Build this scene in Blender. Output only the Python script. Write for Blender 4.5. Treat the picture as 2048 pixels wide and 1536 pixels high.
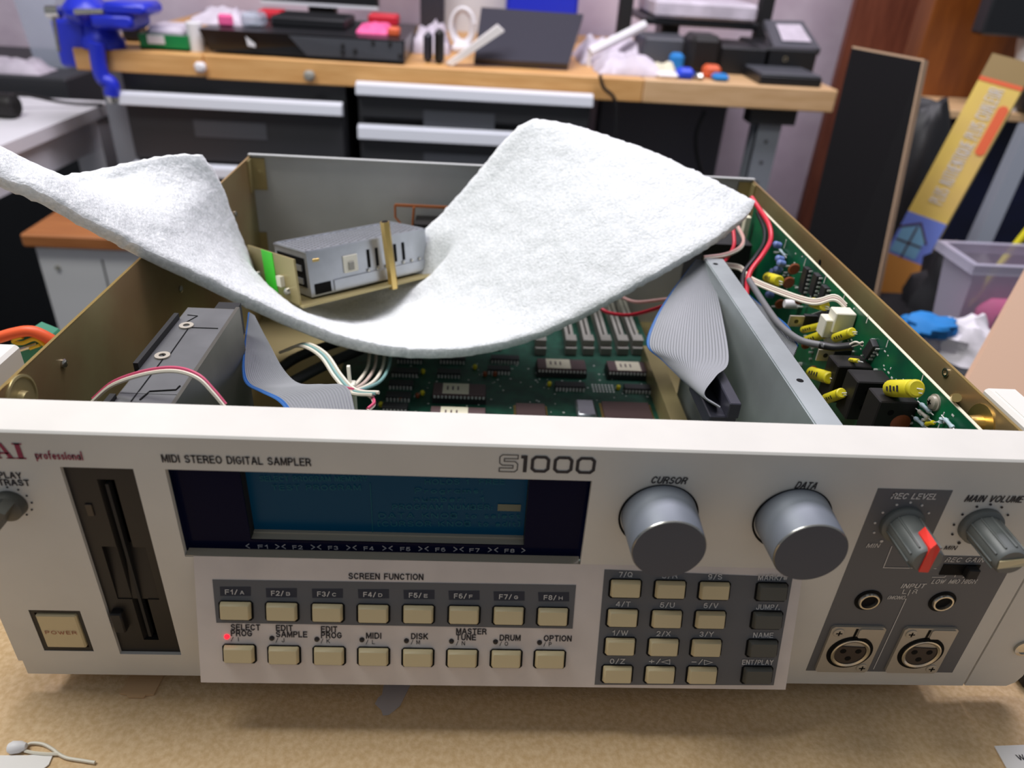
import bpy, bmesh, math, random
from mathutils import Vector, Matrix, Euler, noise
random.seed(7)
for o in list(bpy.data.objects): bpy.data.objects.remove(o)
S = bpy.context.scene
COL = S.collection

# ------------------------------------------------------------------ camera
CAM_LOC = Vector((-0.02232, -0.22169, 0.29244))
CAM_ROT = Euler((1.027662, -0.056489, -0.027726), 'XYZ')
FPX = 1487.15
cd = bpy.data.cameras.new('camera'); cam = bpy.data.objects.new('camera', cd); COL.objects.link(cam)
cam.location = CAM_LOC; cam.rotation_euler = CAM_ROT
cd.sensor_width = 36.0; cd.lens = FPX / 2048 * 36.0
cd.clip_start = 0.01; cd.clip_end = 50
cd.dof.use_dof = True; cd.dof.focus_distance = 0.35; cd.dof.aperture_fstop = 8.5
S.camera = cam
# ------------------------------------------------------------------ world, lights, exposure
w = bpy.data.worlds.new('world'); S.world = w; w.use_nodes = True
w.node_tree.nodes['Background'].inputs[0].default_value = (0.86, 0.91, 1.0, 1)
w.node_tree.nodes['Background'].inputs[1].default_value = 0.24
def area(name, loc, rot, sx, sy, power, col):
    d = bpy.data.lights.new(name, 'AREA'); d.shape = 'RECTANGLE'; d.size = sx; d.size_y = sy
    d.energy = power; d.color = col
    o = bpy.data.objects.new(name, d); COL.objects.link(o); o.location = loc; o.rotation_euler = rot
    return o
area('ceiling_light_near', (-0.75, 0.24, 1.40), (0, -0.45, 0), 0.7, 0.40, 16.5, (1.0, 0.99, 0.95))
area('ceiling_light_far', (0.20, 0.80, 1.50), (0, 0, 0), 1.3, 0.35, 27, (0.95, 0.90, 1.0))
S.view_settings.view_transform = 'Standard'; S.view_settings.look = 'None'
S.view_settings.exposure = 0.0; S.view_settings.gamma = 1.0; S.view_settings.use_curve_mapping = False

# ------------------------------------------------------------------ picking points in the place
CR = CAM_ROT.to_matrix()
def ray(u, v): return CR @ Vector(((u - 1024) / FPX, -(v - 768) / FPX, -1.0))
def at(u, v, x=None, y=None, z=None):
    d = ray(u, v)
    if x is not None: t = (x - CAM_LOC.x) / d.x
    elif y is not None: t = (y - CAM_LOC.y) / d.y
    else: t = (z - CAM_LOC.z) / d.z
    return CAM_LOC + d * t
def F(u, v, y=0.0): return at(u, v, y=y)
# sloped key panel: from (y 0, z .0735) to (y -.0174, z .0187)
K0 = Vector((0, 0.0, 0.0735)); K1 = Vector((0, -0.0174, 0.0187))
KD = (K0 - K1).normalized(); KX = Vector((1, 0, 0)); KN = KX.cross(KD).normalized()   # outward
def K(u, v, off=0.0):
    d = ray(u, v); o = K1 + KN * off
    t = (o - CAM_LOC).dot(KN) / d.dot(KN)
    return CAM_LOC + d * t
KM = Matrix(((1, KD.x, KN.x, 0), (0, KD.y, KN.y, 0), (0, KD.z, KN.z, 0), (0, 0, 0, 1)))   # local x,y(up),z(out)
FM = Matrix(((1, 0, 0, 0), (0, 0, -1, 0), (0, 1, 0, 0), (0, 0, 0, 1)))                     # front: x, z, -y

# ------------------------------------------------------------------ materials
def lin(c):
    r = []
    for k in c:
        k = k / 255.0
        r.append(k / 12.92 if k <= 0.04045 else ((k + 0.055) / 1.055) ** 2.4)
    return (*r, 1)
MATS = {}
def mat(name, rgb, rough=0.5, metal=0.0, var=0.0, vscale=30, bump=0.0, bscale=400, rgb2=None, emis=0.0, trans=0.0,
        sss=0.0, alpha=1.0, spec=0.5, stretch=None, detail=4, coat=0.0):
    m = bpy.data.materials.new(name); m.use_nodes = True; nt = m.node_tree; b = nt.nodes['Principled BSDF']
    b.inputs['Base Color'].default_value = lin(rgb); b.inputs['Roughness'].default_value = rough
    b.inputs['Metallic'].default_value = metal; b.inputs['Specular IOR Level'].default_value = spec
    b.inputs['Coat Weight'].default_value = coat
    if trans: b.inputs['Transmission Weight'].default_value = trans
    if alpha < 1: b.inputs['Alpha'].default_value = alpha
    if sss:
        b.inputs['Subsurface Weight'].default_value = sss; b.inputs['Subsurface Radius'].default_value = (1, 1, 1)
        b.inputs['Subsurface Scale'].default_value = 0.010
    if emis:
        b.inputs['Emission Color'].default_value = lin(rgb); b.inputs['Emission Strength'].default_value = emis
    if var or bump or rgb2:
        tc = nt.nodes.new('ShaderNodeTexCoord'); mp = nt.nodes.new('ShaderNodeMapping')
        nt.links.new(tc.outputs['Object'], mp.inputs[0])
        if stretch: mp.inputs['Scale'].default_value = stretch
    if var or rgb2:
        n = nt.nodes.new('ShaderNodeTexNoise'); n.inputs['Scale'].default_value = vscale; n.inputs['Detail'].default_value = detail
        nt.links.new(mp.outputs[0], n.inputs['Vector'])
        cr = nt.nodes.new('ShaderNodeValToRGB')
        cr.color_ramp.elements[0].position = 0.35; cr.color_ramp.elements[1].position = 0.68
        c2 = rgb2 if rgb2 else tuple(max(0, k * (1 - var)) for k in rgb)
        cr.color_ramp.elements[0].color = lin(c2); cr.color_ramp.elements[1].color = lin(rgb)
        nt.links.new(n.outputs['Fac'], cr.inputs[0]); nt.links.new(cr.outputs[0], b.inputs['Base Color'])
    if bump:
        n2 = nt.nodes.new('ShaderNodeTexNoise'); n2.inputs['Scale'].default_value = bscale; n2.inputs['Detail'].default_value = 3
        nt.links.new(mp.outputs[0], n2.inputs['Vector'])
        bp = nt.nodes.new('ShaderNodeBump'); bp.inputs['Strength'].default_value = bump; bp.inputs['Distance'].default_value = 0.002
        nt.links.new(n2.outputs['Fac'], bp.inputs['Height']); nt.links.new(bp.outputs[0], b.inputs['Normal'])
    MATS[name] = m
    return m
M = MATS
mat('panel_paint', (214, 211, 203), 0.5, var=0.035, vscale=25)
mat('key_panel_paint', (222, 212, 205), 0.55, var=0.05, vscale=40)
mat('dark_field', (96, 97, 100), 0.6)
mat('label_navy', (38, 42, 56), 0.6)
mat('ink_dark', (46, 42, 46), 0.7); mat('ink_light', (214, 210, 205), 0.7); mat('ink_maroon', (140, 34, 68), 0.6)
mat('ink_grey', (168, 168, 172), 0.7); mat('ink_red', (150, 60, 40), 0.6)
mat('hole_black', (12, 12, 13), 0.7, spec=0.15)
mat('key_beige', (206, 190, 150), 0.5); mat('key_grey', (78, 78, 72), 0.5)
mat('black_plastic', (34, 32, 31), 0.45, spec=0.3); mat('black_matte', (20, 20, 21), 0.7)
mat('window_navy', (11, 15, 42), 0.15, spec=0.03)
mat('lcd_rim', (176, 168, 150), 0.5)
mat('vent_dark', (74, 76, 80), 0.6); mat('led_off', (28, 20, 18), 0.35); mat('led_red', (255, 30, 50), 0.4, emis=1.6)
mat('knob_grey', (118, 124, 133), 0.5, metal=0.15); mat('knob_face', (80, 83, 92), 0.5, spec=0.25)
mat('knob_small', (96, 100, 98), 0.42); mat('knob_red', (236, 52, 40), 0.45); mat('knob_cream', (214, 200, 160), 0.45)
mat('chrome', (190, 188, 180), 0.25, metal=1.0); mat('nickel', (182, 174, 160), 0.45, metal=0.3)
mat('xlr_insert', (62, 50, 42), 0.6)
mat('gold_zinc', (168, 160, 114), 0.36, metal=0.5, rgb2=(150, 122, 86), vscale=13, detail=6)
mat('gold_edge', (220, 190, 120), 0.3, metal=0.9)
mat('gold_zinc_plain', (172, 158, 112), 0.38, metal=0.5)
mat('grey_steel', (186, 188, 186), 0.5, metal=0.0, var=0.06, vscale=20)
mat('bright_steel', (188, 192, 198), 0.28, metal=0.9, var=0.08, vscale=60)
mat('shield_steel', (176, 184, 184), 0.42, metal=0.6, var=0.1, vscale=30)
mat('drive_metal', (112, 113, 114), 0.42, metal=0.35, var=0.1, vscale=50)
mat('drive_side', (120, 118, 108), 0.38, metal=0.7, var=0.2, vscale=18)
mat('pcb_green', (26, 84, 64), 0.4, rgb2=(18, 62, 48), vscale=120)
mat('pcb_bright', (14, 104, 62), 0.35, rgb2=(10, 74, 52), vscale=60)
mat('chip_black', (40, 40, 42), 0.5); mat('chip_brown', (88, 68, 68), 0.5); mat('silk_white', (214, 216, 210), 0.6); mat('chip_label', (222, 216, 190), 0.7)
mat('tin', (224, 224, 220), 0.35, metal=0.3)
mat('simm_grey', (150, 148, 138), 0.6)
mat('ribbon_grey', (142, 144, 148), 0.5); mat('ribbon_blue', (50, 104, 170), 0.5)
mat('wire_white', (226, 218, 200), 0.5); mat('wire_red', (206, 36, 56), 0.4); mat('wire_black', (24, 24, 26), 0.45)
mat('wire_grey', (110, 110, 112), 0.5); mat('wire_pink', (214, 170, 160), 0.5); mat('wire_stripe', (196, 74, 106), 0.5)
mat('wire_teal', (120, 160, 156), 0.5); mat('wire_cream', (200, 180, 168), 0.5)
mat('cap_yellow', (222, 208, 40), 0.45); mat('cap_brown', (140, 72, 38), 0.5); mat('cap_blue', (110, 130, 186), 0.4)
mat('resistor', (180, 200, 206), 0.45); mat('conn_white', (226, 222, 204), 0.5); mat('inductor', (150, 90, 70), 0.5)
mat('foam', (232, 235, 235), 0.5, bump=0.5, bscale=620, rgb2=(212, 216, 216), vscale=480, sss=0.6, spec=0.6)
mat('psu_steel', (192, 196, 203), 0.3, metal=0.65, var=0.06, vscale=80)
mat('tape_green', (70, 222, 50), 0.4)
mat('mdf', (224, 194, 152), 0.75, rgb2=(206, 172, 126), vscale=420, bump=0.15, bscale=900, detail=8)
mat('paper', (236, 232, 228), 0.7); mat('tape_clear', (214, 208, 210), 0.3, alpha=0.55)
mat('cardboard', (206, 168, 124), 0.8)
mat('wood_bench', (226, 176, 112), 0.5, rgb2=(210, 156, 92), vscale=12, stretch=(1, 8, 8))
mat('wood_pale', (224, 186, 140), 0.5, rgb2=(208, 168, 120), vscale=12, stretch=(1, 8, 8))
mat('wood_maroon', (128, 72, 52), 0.45, rgb2=(108, 58, 42), vscale=10, stretch=(8, 8, 1))
mat('wood_brown', (140, 78, 26), 0.45, rgb2=(116, 60, 18), vscale=8, stretch=(6, 6, 1))
mat('wood_edge', (190, 160, 130), 0.6)
mat('wall_plaster', (226, 210, 222), 0.85, rgb2=(214, 196, 210), vscale=14, bump=0.4, bscale=60)
mat('floor_dark', (52, 50, 52), 0.7, var=0.3, vscale=5)
mat('cabinet_black', (48, 49, 52), 0.5); mat('handle_alu', (226, 230, 238), 0.4, metal=0.1)
mat('leg_grey', (150, 156, 166), 0.5, metal=0.2)
mat('device_black', (26, 27, 30), 0.35); mat('device_grey', (80, 82, 88), 0.4); mat('device_dark', (50, 50, 60), 0.4); mat('panel_dark', (92, 90, 98), 0.6)
mat('vise_blue', (34, 50, 200), 0.35); mat('plastic_green', (10, 130, 66), 0.45); mat('plastic_white', (234, 232, 234), 0.5)
mat('plastic_pink', (246, 100, 160), 0.5); mat('plastic_red', (206, 30, 50), 0.45); mat('plastic_blue', (30, 70, 220), 0.4)
mat('bag_white', (224, 214, 226), 0.5, var=0.12, vscale=30); mat('bin_clear', (196, 206, 220), 0.25, alpha=0.5)
mat('bin_lilac', (200, 196, 214), 0.3, alpha=0.6); mat('table_white', (236, 234, 238), 0.5)
mat('cabinet_white', (220, 220, 220), 0.5); mat('wood_orange', (176, 112, 60), 0.5, rgb2=(156, 94, 46), vscale=12, stretch=(1, 8, 8))
mat('board_black', (18, 17, 19), 0.7, spec=0.2); mat('carton_yellow', (226, 196, 92), 0.5, rgb2=(214, 180, 104), vscale=10)
mat('carton_orange', (214, 146, 66), 0.6); mat('carton_olive', (150, 126, 80), 0.5); mat('carton_sky', (110, 130, 210), 0.5)
mat('carton_house', (78, 56, 58), 0.6); mat('carton_glass', (124, 176, 206), 0.4); mat('carton_red', (226, 100, 56), 0.5)
mat('tarp_blue', (18, 26, 74), 0.6, var=0.4, vscale=8); mat('bag_black', (26, 26, 29), 0.5, bump=0.3, bscale=20)
mat('cloth_blue', (30, 126, 200), 0.7); mat('cloth_white', (226, 222, 228), 0.8, bump=0.3, bscale=40)
mat('stick_yellow', (226, 214, 30), 0.5); mat('board_tan', (204, 170, 144), 0.75)
mat('orange_handle', (250, 100, 50), 0.45); mat('tool_green', (60, 140, 110), 0.45); mat('tool_yellow', (240, 196, 30), 0.5)
mat('bracket_grey', (222, 220, 212), 0.5)
mat('copper', (190, 116, 70), 0.4, metal=0.6)
def lcd_material():
    m = mat('lcd_blue', (4, 50, 70), 0.35, spec=0.1)
    b = m.node_tree.nodes['Principled BSDF']
    b.inputs['Emission Color'].default_value = lin((0, 58, 88)); b.inputs['Emission Strength'].default_value = 0.14
lcd_material()
mat('lcd_text', (22, 78, 88), 0.4, emis=0.1, spec=0.1); mat('lcd_block', (104, 108, 90), 0.5)

# ------------------------------------------------------------------ mesh builder
WL = {}
class MB:
    def __init__(s, mx=None): s.v = []; s.f = []; s.mi = []; s.M = mx or Matrix()
    def add(s, vs, fs, m=0):
        o = len(s.v); s.v += [s.M @ Vector(p) for p in vs]
        for f in fs: s.f.append([o + i for i in f]); s.mi.append(m)
        return s
    def box(s, x0, x1, y0, y1, z0, z1, m=0):
        return s.add([(x0, y0, z0), (x1, y0, z0), (x1, y1, z0), (x0, y1, z0), (x0, y0, z1), (x1, y0, z1), (x1, y1, z1), (x0, y1, z1)],
                     [(0, 3, 2, 1), (4, 5, 6, 7), (0, 1, 5, 4), (1, 2, 6, 5), (2, 3, 7, 6), (3, 0, 4, 7)], m)
    def rbox(s, x0, x1, y0, y1, z0, z1, b=0.001, m=0):
        b = min(b, (x1 - x0) * .45, (y1 - y0) * .45, (z1 - z0) * .45)
        lo = (x0, y0, z0); hi = (x1, y1, z1); idx = {}; vs = []
        for sx in (0, 1):
            for sy in (0, 1):
                for sz in (0, 1):
                    sg = (sx, sy, sz)
                    for ax in range(3):
                        p = [(hi[k] if sg[k] else lo[k]) + (0 if k == ax else (-b if sg[k] else b)) for k in range(3)]
                        idx[sg, ax] = len(vs); vs.append(p)
        fs = []
        def sg(ax, a, c1, c2):
            r = [0, 0, 0]; r[ax] = a; o = [k for k in range(3) if k != ax]; r[o[0]] = c1; r[o[1]] = c2; return tuple(r)
        for ax in range(3):
            for a in (0, 1):
                fs.append([idx[sg(ax, a, *c), ax] for c in ((0, 0), (1, 0), (1, 1), (0, 1))])
        for ax in range(3):
            o = [k for k in range(3) if k != ax]
            for c in ((0, 0), (1, 0), (1, 1), (0, 1)):
                g0 = sg(ax, 0, *c); g1 = sg(ax, 1, *c)
                fs.append([idx[g0, o[0]], idx[g1, o[0]], idx[g1, o[1]], idx[g0, o[1]]])
        for sx in (0, 1):
            for sy in (0, 1):
                for sz in (0, 1): fs.append([idx[(sx, sy, sz), k] for k in range(3)])
        return s.add(vs, fs, m)
    def cyl(s, a, b, r0, r1=None, n=16, m=0, mcap=None, cap=True):
        a = Vector(a); b = Vector(b); r1 = r0 if r1 is None else r1
        d = (b - a).normalized(); u = d.orthogonal().normalized(); w_ = d.cross(u)
        vs = []
        for c, r in ((a, r0), (b, r1)):
            for i in range(n):
                t = 2 * math.pi * i / n; vs.append(c + u * (r * math.cos(t)) + w_ * (r * math.sin(t)))
        s.add(vs, [(i, (i + 1) % n, n + (i + 1) % n, n + i) for i in range(n)], m)
        if cap:
            mc = m if mcap is None else mcap
            s.add(vs[:n], [tuple(range(n))[::-1]], mc); s.add(vs[n:], [tuple(range(n))], mc)
        return s
    def lathe(s, a, d, prof, n=32, m=0, ms=None):
        """prof: list of (dist along axis d from a, radius)"""
        a = Vector(a); d = Vector(d).normalized(); u = d.orthogonal().normalized(); w_ = d.cross(u)
        vs = []
        for h, r in prof:
            for i in range(n):
                t = 2 * math.pi * i / n; vs.append(a + d * h + u * (r * math.cos(t)) + w_ * (r * math.sin(t)))
        for k in range(len(prof) - 1):
            s.add(vs[k * n:(k + 2) * n], [(i, (i + 1) % n, n + (i + 1) % n, n + i) for i in range(n)], ms[k] if ms else m)
        return s
    def tube(s, pts, r, n=8, m=0, sub=6, smooth=True):
        P = spline(pts, sub) if smooth else [Vector(p) for p in pts]
        vs = []; up = None
        for i, p in enumerate(P):
            d = (P[min(i + 1, len(P) - 1)] - P[max(i - 1, 0)]).normalized()
            if up is None: up = d.orthogonal().normalized()
            up = (up - d * up.dot(d)).normalized(); sd = d.cross(up)
            for k in range(n):
                t = 2 * math.pi * k / n; vs.append(p + up * (r * math.cos(t)) + sd * (r * math.sin(t)))
        fs = [(i * n + k, i * n + (k + 1) % n, (i + 1) * n + (k + 1) % n, (i + 1) * n + k) for i in range(len(P) - 1) for k in range(n)]
        fs += [tuple(range(n))[::-1], tuple(range((len(P) - 1) * n, len(P) * n))]
        return s.add(vs, fs, m)
    def prism(s, poly, h0, h1, m=0):
        """poly in local xy, extruded in z"""
        n = len(poly)
        vs = [(x, y, h0) for x, y in poly] + [(x, y, h1) for x, y in poly]
        return s.add(vs, [tuple(range(n))[::-1], tuple(range(n, 2 * n))] + [(i, (i + 1) % n, n + (i + 1) % n, n + i) for i in range(n)], m)
    def quad(s, a, b, c, d, m=0): return s.add([a, b, c, d], [(0, 1, 2, 3)], m)
    def hexa(s, p, m=0):
        """8 corners: bottom ring 0-3, top ring 4-7"""
        return s.add(p, [(0, 3, 2, 1), (4, 5, 6, 7), (0, 1, 5, 4), (1, 2, 6, 5), (2, 3, 7, 6), (3, 0, 4, 7)], m)
    def ring(s, a, d, r0, r1, h, n=28, m=0):
        return s.lathe(a, d, [(0, r1), (h, r1), (h, r0), (0, r0), (0, r1)], n, m)
    def stroke(s, pts, wd, closed=False, z=0.0, m=0):
        """flat polyline with mitred corners in local xy"""
        P = [Vector((x, y)) for x, y in pts]; n = len(P); L = []; Rr = []
        for i in range(n):
            pv = P[i - 1] if (closed or i > 0) else None; nx = P[(i + 1) % n] if (closed or i < n - 1) else None
            d1 = (P[i] - pv).normalized() if pv is not None else (nx - P[i]).normalized()
            d2 = (nx - P[i]).normalized() if nx is not None else d1
            t = (d1 + d2); t = t.normalized() if t.length > 1e-6 else d1
            nn = Vector((-t.y, t.x)); k = max(0.4, nn.dot(Vector((-d1.y, d1.x))))
            L.append(P[i] + nn * (wd / 2 / k)); Rr.append(P[i] - nn * (wd / 2 / k))
        vs = [(p.x, p.y, z) for p in L] + [(p.x, p.y, z) for p in Rr]
        return s.add(vs, [(i, (i + 1) % n, n + (i + 1) % n, n + i) for i in range(n if closed else n - 1)], m)
    def mesh(s, name, mats, smooth=False, recalc=True):
        me = bpy.data.meshes.new(name); me.from_pydata([tuple(p) for p in s.v], [], s.f)
        for k in (mats if isinstance(mats, (list, tuple)) else [mats]): me.materials.append(M[k])
        for p, i in zip(me.polygons, s.mi): p.material_index = i
        if recalc:
            bm = bmesh.new(); bm.from_mesh(me); bmesh.ops.remove_doubles(bm, verts=bm.verts, dist=1e-7)
            bmesh.ops.recalc_face_normals(bm, faces=bm.faces); bm.to_mesh(me); bm.free()
        if smooth:
            me.polygons.foreach_set('use_smooth', [True] * len(me.polygons))
            me.set_sharp_from_angle(angle=math.radians(38))
        return me
    def build(s, name, mats, parent=None, smooth=False, label=None, recalc=True):
        if parent is None:
            xs = [p.x for p in s.v]; ys = [p.y for p in s.v]; zs = [p.z for p in s.v]
            base = Vector(((min(xs) + max(xs)) / 2, (min(ys) + max(ys)) / 2, min(zs)))
            s.v = [p - base for p in s.v]
            o = bpy.data.objects.new(name, s.mesh(name, mats, smooth, recalc)); COL.objects.link(o)
            o.location = base; WL[o] = base.copy()
        else:
            o = bpy.data.objects.new(name, s.mesh(name, mats, smooth, recalc)); COL.objects.link(o)
            o.parent = parent; o.location = -WL[parent]; WL[o] = Vector((0, 0, 0))
        if label: o['label'] = label
        return o
def place(name, me, parent, mx, label=None):
    """a piece sharing mesh data, at world matrix mx"""
    o = bpy.data.objects.new(name, me); COL.objects.link(o); o.parent = parent
    o.matrix_basis = Matrix.Translation(-WL[parent]) @ mx
    WL[o] = mx.translation.copy()
    if label: o['label'] = label
    return o
def spline(pts, sub=6):
    P = [Vector(p) for p in pts]
    if len(P) < 3: return P
    out = []
    for i in range(len(P) - 1):
        p0 = P[i - 1] if i else P[0] * 2 - P[1]; p1 = P[i]; p2 = P[i + 1]; p3 = P[i + 2] if i + 2 < len(P) else P[-1] * 2 - P[-2]
        for k in range(sub):
            t = k / sub
            out.append(0.5 * ((2 * p1) + (p2 - p0) * t + (2 * p0 - 5 * p1 + 4 * p2 - p3) * t * t + (3 * p1 - p0 - 3 * p2 + p3) * t ** 3))
    out.append(P[-1]); return out
def thing(name, label, cat, loc=(0, 0, 0), group=None):
    o = bpy.data.objects.new(name, None); COL.objects.link(o); o.empty_display_size = 0.02
    o.location = loc; WL[o] = Vector(loc); tag(o, label, cat, group); return o
def tag(o, label, cat, group=None):
    o['label'] = label; o['category'] = cat
    if group: o['group'] = group
    return o
def struct(o): o['kind'] = 'structure'; return o
# single-stroke sans lettering: every glyph is a list of polylines in a box one cap high
def _arc(cx, cy, rx, ry, a0, a1, n=10): return [(cx + rx * math.cos(math.radians(a0 + (a1 - a0) * k / n)), cy + ry * math.sin(math.radians(a0 + (a1 - a0) * k / n))) for k in range(n + 1)]
GL = {
 'A': (.74, [[(0, 0), (.32, 1), (.42, 1), (.74, 0)], [(.13, .34), (.61, .34)]]),
 'B': (.66, [[(0, 0), (0, 1)], [(0, 1)] + _arc(.36, .76, .26, .24, 90, -90) + [(0, .52)], [(0, .52)] + _arc(.38, .26, .28, .26, 90, -90) + [(0, 0)]]),
 'C': (.70, [_arc(.36, .5, .36, .5, 42, 318, 18)]),
 'D': (.70, [[(0, 0), (0, 1)], [(0, 1)] + _arc(.30, .5, .40, .5, 90, -90, 14) + [(0, 0)]]),
 'E': (.60, [[(.60, 1), (0, 1), (0, 0), (.60, 0)], [(0, .52), (.54, .52)]]),
 'F': (.56, [[(.56, 1), (0, 1), (0, 0)], [(0, .50), (.50, .50)]]),
 'G': (.74, [_arc(.37, .5, .37, .5, 45, 330, 18) + [(.72, .46), (.42, .46)]]),
 'H': (.66, [[(0, 0), (0, 1)], [(.66, 0), (.66, 1)], [(0, .52), (.66, .52)]]),
 'I': (.02, [[(0, 0), (0, 1)]]),
 'J': (.48, [[(.48, 1), (.48, .28)] + _arc(.24, .26, .24, .26, 0, -180)]),
 'K': (.68, [[(0, 0), (0, 1)], [(.64, 1), (.02, .38)], [(.22, .58), (.68, 0)]]),
 'L': (.52, [[(0, 1), (0, 0), (.52, 0)]]),
 'M': (.82, [[(0, 0), (0, 1), (.06, 1), (.41, .08), (.76, 1), (.82, 1), (.82, 0)]]),
 'N': (.68, [[(0, 0), (0, 1), (.06, 1), (.62, 0), (.68, 0), (.68, 1)]]),
 'O': (.78, [_arc(.39, .5, .39, .5, 0, 360, 22)]),
 'P': (.62, [[(0, 0), (0, 1)], [(0, 1)] + _arc(.34, .74, .28, .26, 90, -90) + [(0, .48)]]),
 'Q': (.78, [_arc(.39, .5, .39, .5, 0, 360, 22), [(.46, .26), (.76, -.02)]]),
 'R': (.66, [[(0, 0), (0, 1)], [(0, 1)] + _arc(.36, .75, .27, .25, 90, -90) + [(0, .50)], [(.38, .50), (.62, .22), (.66, 0)]]),
 'S': (.64, [_arc(.32, .755, .29, .245, 25, 250, 10) + _arc(.32, .255, .31, .255, 78, -152, 12)]),
 'T': (.62, [[(0, 1), (.62, 1)], [(.31, 1), (.31, 0)]]),
 'U': (.66, [[(0, 1)] + _arc(.33, .32, .33, .32, 180, 360, 12) + [(.66, 1)]]),
 'V': (.68, [[(0, 1), (.31, 0), (.37, 0), (.68, 1)]]),
 'W': (.98, [[(0, 1), (.23, 0), (.28, 0), (.49, .92), (.70, 0), (.75, 0), (.98, 1)]]),
 'X': (.68, [[(0, 0), (.68, 1)], [(0, 1), (.68, 0)]]),
 'Y': (.68, [[(0, 1), (.34, .44), (.68, 1)], [(.34, .44), (.34, 0)]]),
 'Z': (.62, [[(0, 1), (.62, 1), (0, 0), (.62, 0)]]),
 '0': (.58, [_arc(.29, .5, .29, .5, 0, 360, 20)]),
 '1': (.30, [[(0, .74), (.14, .78), (.26, 1), (.26, 0)]]),
 '2': (.58, [_arc(.29, .72, .27, .28, 165, -40, 10) + [(0, 0), (.58, 0)]]),
 '3': (.58, [_arc(.28, .75, .25, .25, 160, -90, 9) + _arc(.28, .25, .28, .25, 90, -165, 10)]),
 '4': (.60, [[(.46, 0), (.46, 1), (.40, 1), (0, .30), (0, .26), (.60, .26)]]),
 '5': (.58, [[(.52, 1), (.10, 1), (.04, .52)] + _arc(.28, .32, .30, .32, 135, -165, 12)]),
 '6': (.58, [_arc(.29, .31, .28, .31, 0, 360, 16), [(.02, .34)] + _arc(.32, .62, .30, .38, 185, 60, 8)]),
 '7': (.56, [[(0, 1), (.56, 1), (.56, .94), (.20, 0)]]),
 '8': (.58, [_arc(.29, .76, .25, .24, 0, 360, 14), _arc(.29, .26, .29, .26, 0, 360, 16)]),
 '9': (.58, [_arc(.29, .69, .28, .31, 0, 360, 16), [(.56, .66)] + _arc(.26, .38, .30, .38, 5, -120, 8)]),
 '/': (.40, [[(0, -.06), (.40, 1.04)]]), '.': (.06, [[(.03, .08), (.03, -.08)]]), ':': (.06, [[(.03, .1), (.03, -.05)], [(.03, .55), (.03, .4)]]), '-': (.50, [[(0, .45), (.50, .45)]]), '+': (.56, [[(0, .45), (.56, .45)], [(.28, .15), (.28, .75)]]),
 '#': (.62, [[(.14, .1), (.14, .9)], [(.46, .1), (.46, .9)], [(0, .34), (.62, .34)], [(0, .66), (.62, .66)]]), '(': (.20, [_arc(.36, .5, .36, .62, 120, 240, 8)]), ')': (.20, [_arc(-.16, .5, .36, .62, 60, -60, 8)]), ' ': (.26, []),
 '[': (.18, [[(.18, 1), (0, 1), (0, 0), (.18, 0)]]), ']': (.18, [[(0, 1), (.18, 1), (.18, 0), (0, 0)]]),
 'a': (.50, [_arc(.24, .28, .24, .28, 0, 360, 14), [(.48, .56), (.48, 0)]]), 'b': (.50, [_arc(.26, .28, .24, .28, 0, 360, 14), [(0, 1), (0, 0)]]), 'c': (.46, [_arc(.25, .28, .25, .28, 45, 315, 12)]), 'd': (.50, [_arc(.24, .28, .24, .28, 0, 360, 14), [(.5, 1), (.5, 0)]]),
 'e': (.48, [[(0, .30), (.48, .30)] + _arc(.24, .28, .24, .28, 5, 315, 14)]), 'f': (.34, [_arc(.32, .80, .18, .20, 90, 180, 6) + [(.14, 0)], [(0, .58), (.32, .58)]]), 'g': (.50, [_arc(.24, .28, .24, .28, 0, 360, 14), [(.48, .56)] + _arc(.26, -.06, .22, .18, 0, -150, 8)]),
 'i': (.02, [[(0, 0), (0, .56)], [(0, .72), (0, .86)]]), 'l': (.02, [[(0, 0), (0, 1)]]), 'm': (.76, [[(0, 0), (0, .56)], [(0, .3)] + _arc(.19, .36, .19, .2, 170, 0, 8) + [(.38, 0)], [(.38, .3)] + _arc(.57, .36, .19, .2, 170, 0, 8) + [(.76, 0)]]), 'n': (.46, [[(0, 0), (0, .56)], [(0, .3)] + _arc(.23, .34, .23, .22, 170, 0, 8) + [(.46, 0)]]),
 'o': (.50, [_arc(.25, .28, .25, .28, 0, 360, 16)]), 'p': (.50, [_arc(.26, .28, .24, .28, 0, 360, 14), [(0, .56), (0, -.28)]]), 'r': (.30, [[(0, 0), (0, .56)], [(0, .3)] + _arc(.24, .30, .22, .26, 165, 75, 6)]), 's': (.40, [_arc(.20, .42, .18, .14, 30, 250, 8) + _arc(.20, .14, .19, .14, 75, -150, 8)]),
 't': (.32, [[(.12, .80), (.12, .08), (.32, .0)], [(0, .56), (.30, .56)]]), 'u': (.46, [[(0, .56)] + _arc(.23, .22, .23, .22, 180, 360, 8) + [(.46, .56)], [(.46, .5), (.46, 0)]]), 'k': (.44, [[(0, 0), (0, 1)], [(.40, .56), (.02, .22)], [(.16, .36), (.44, 0)]])}
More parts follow.
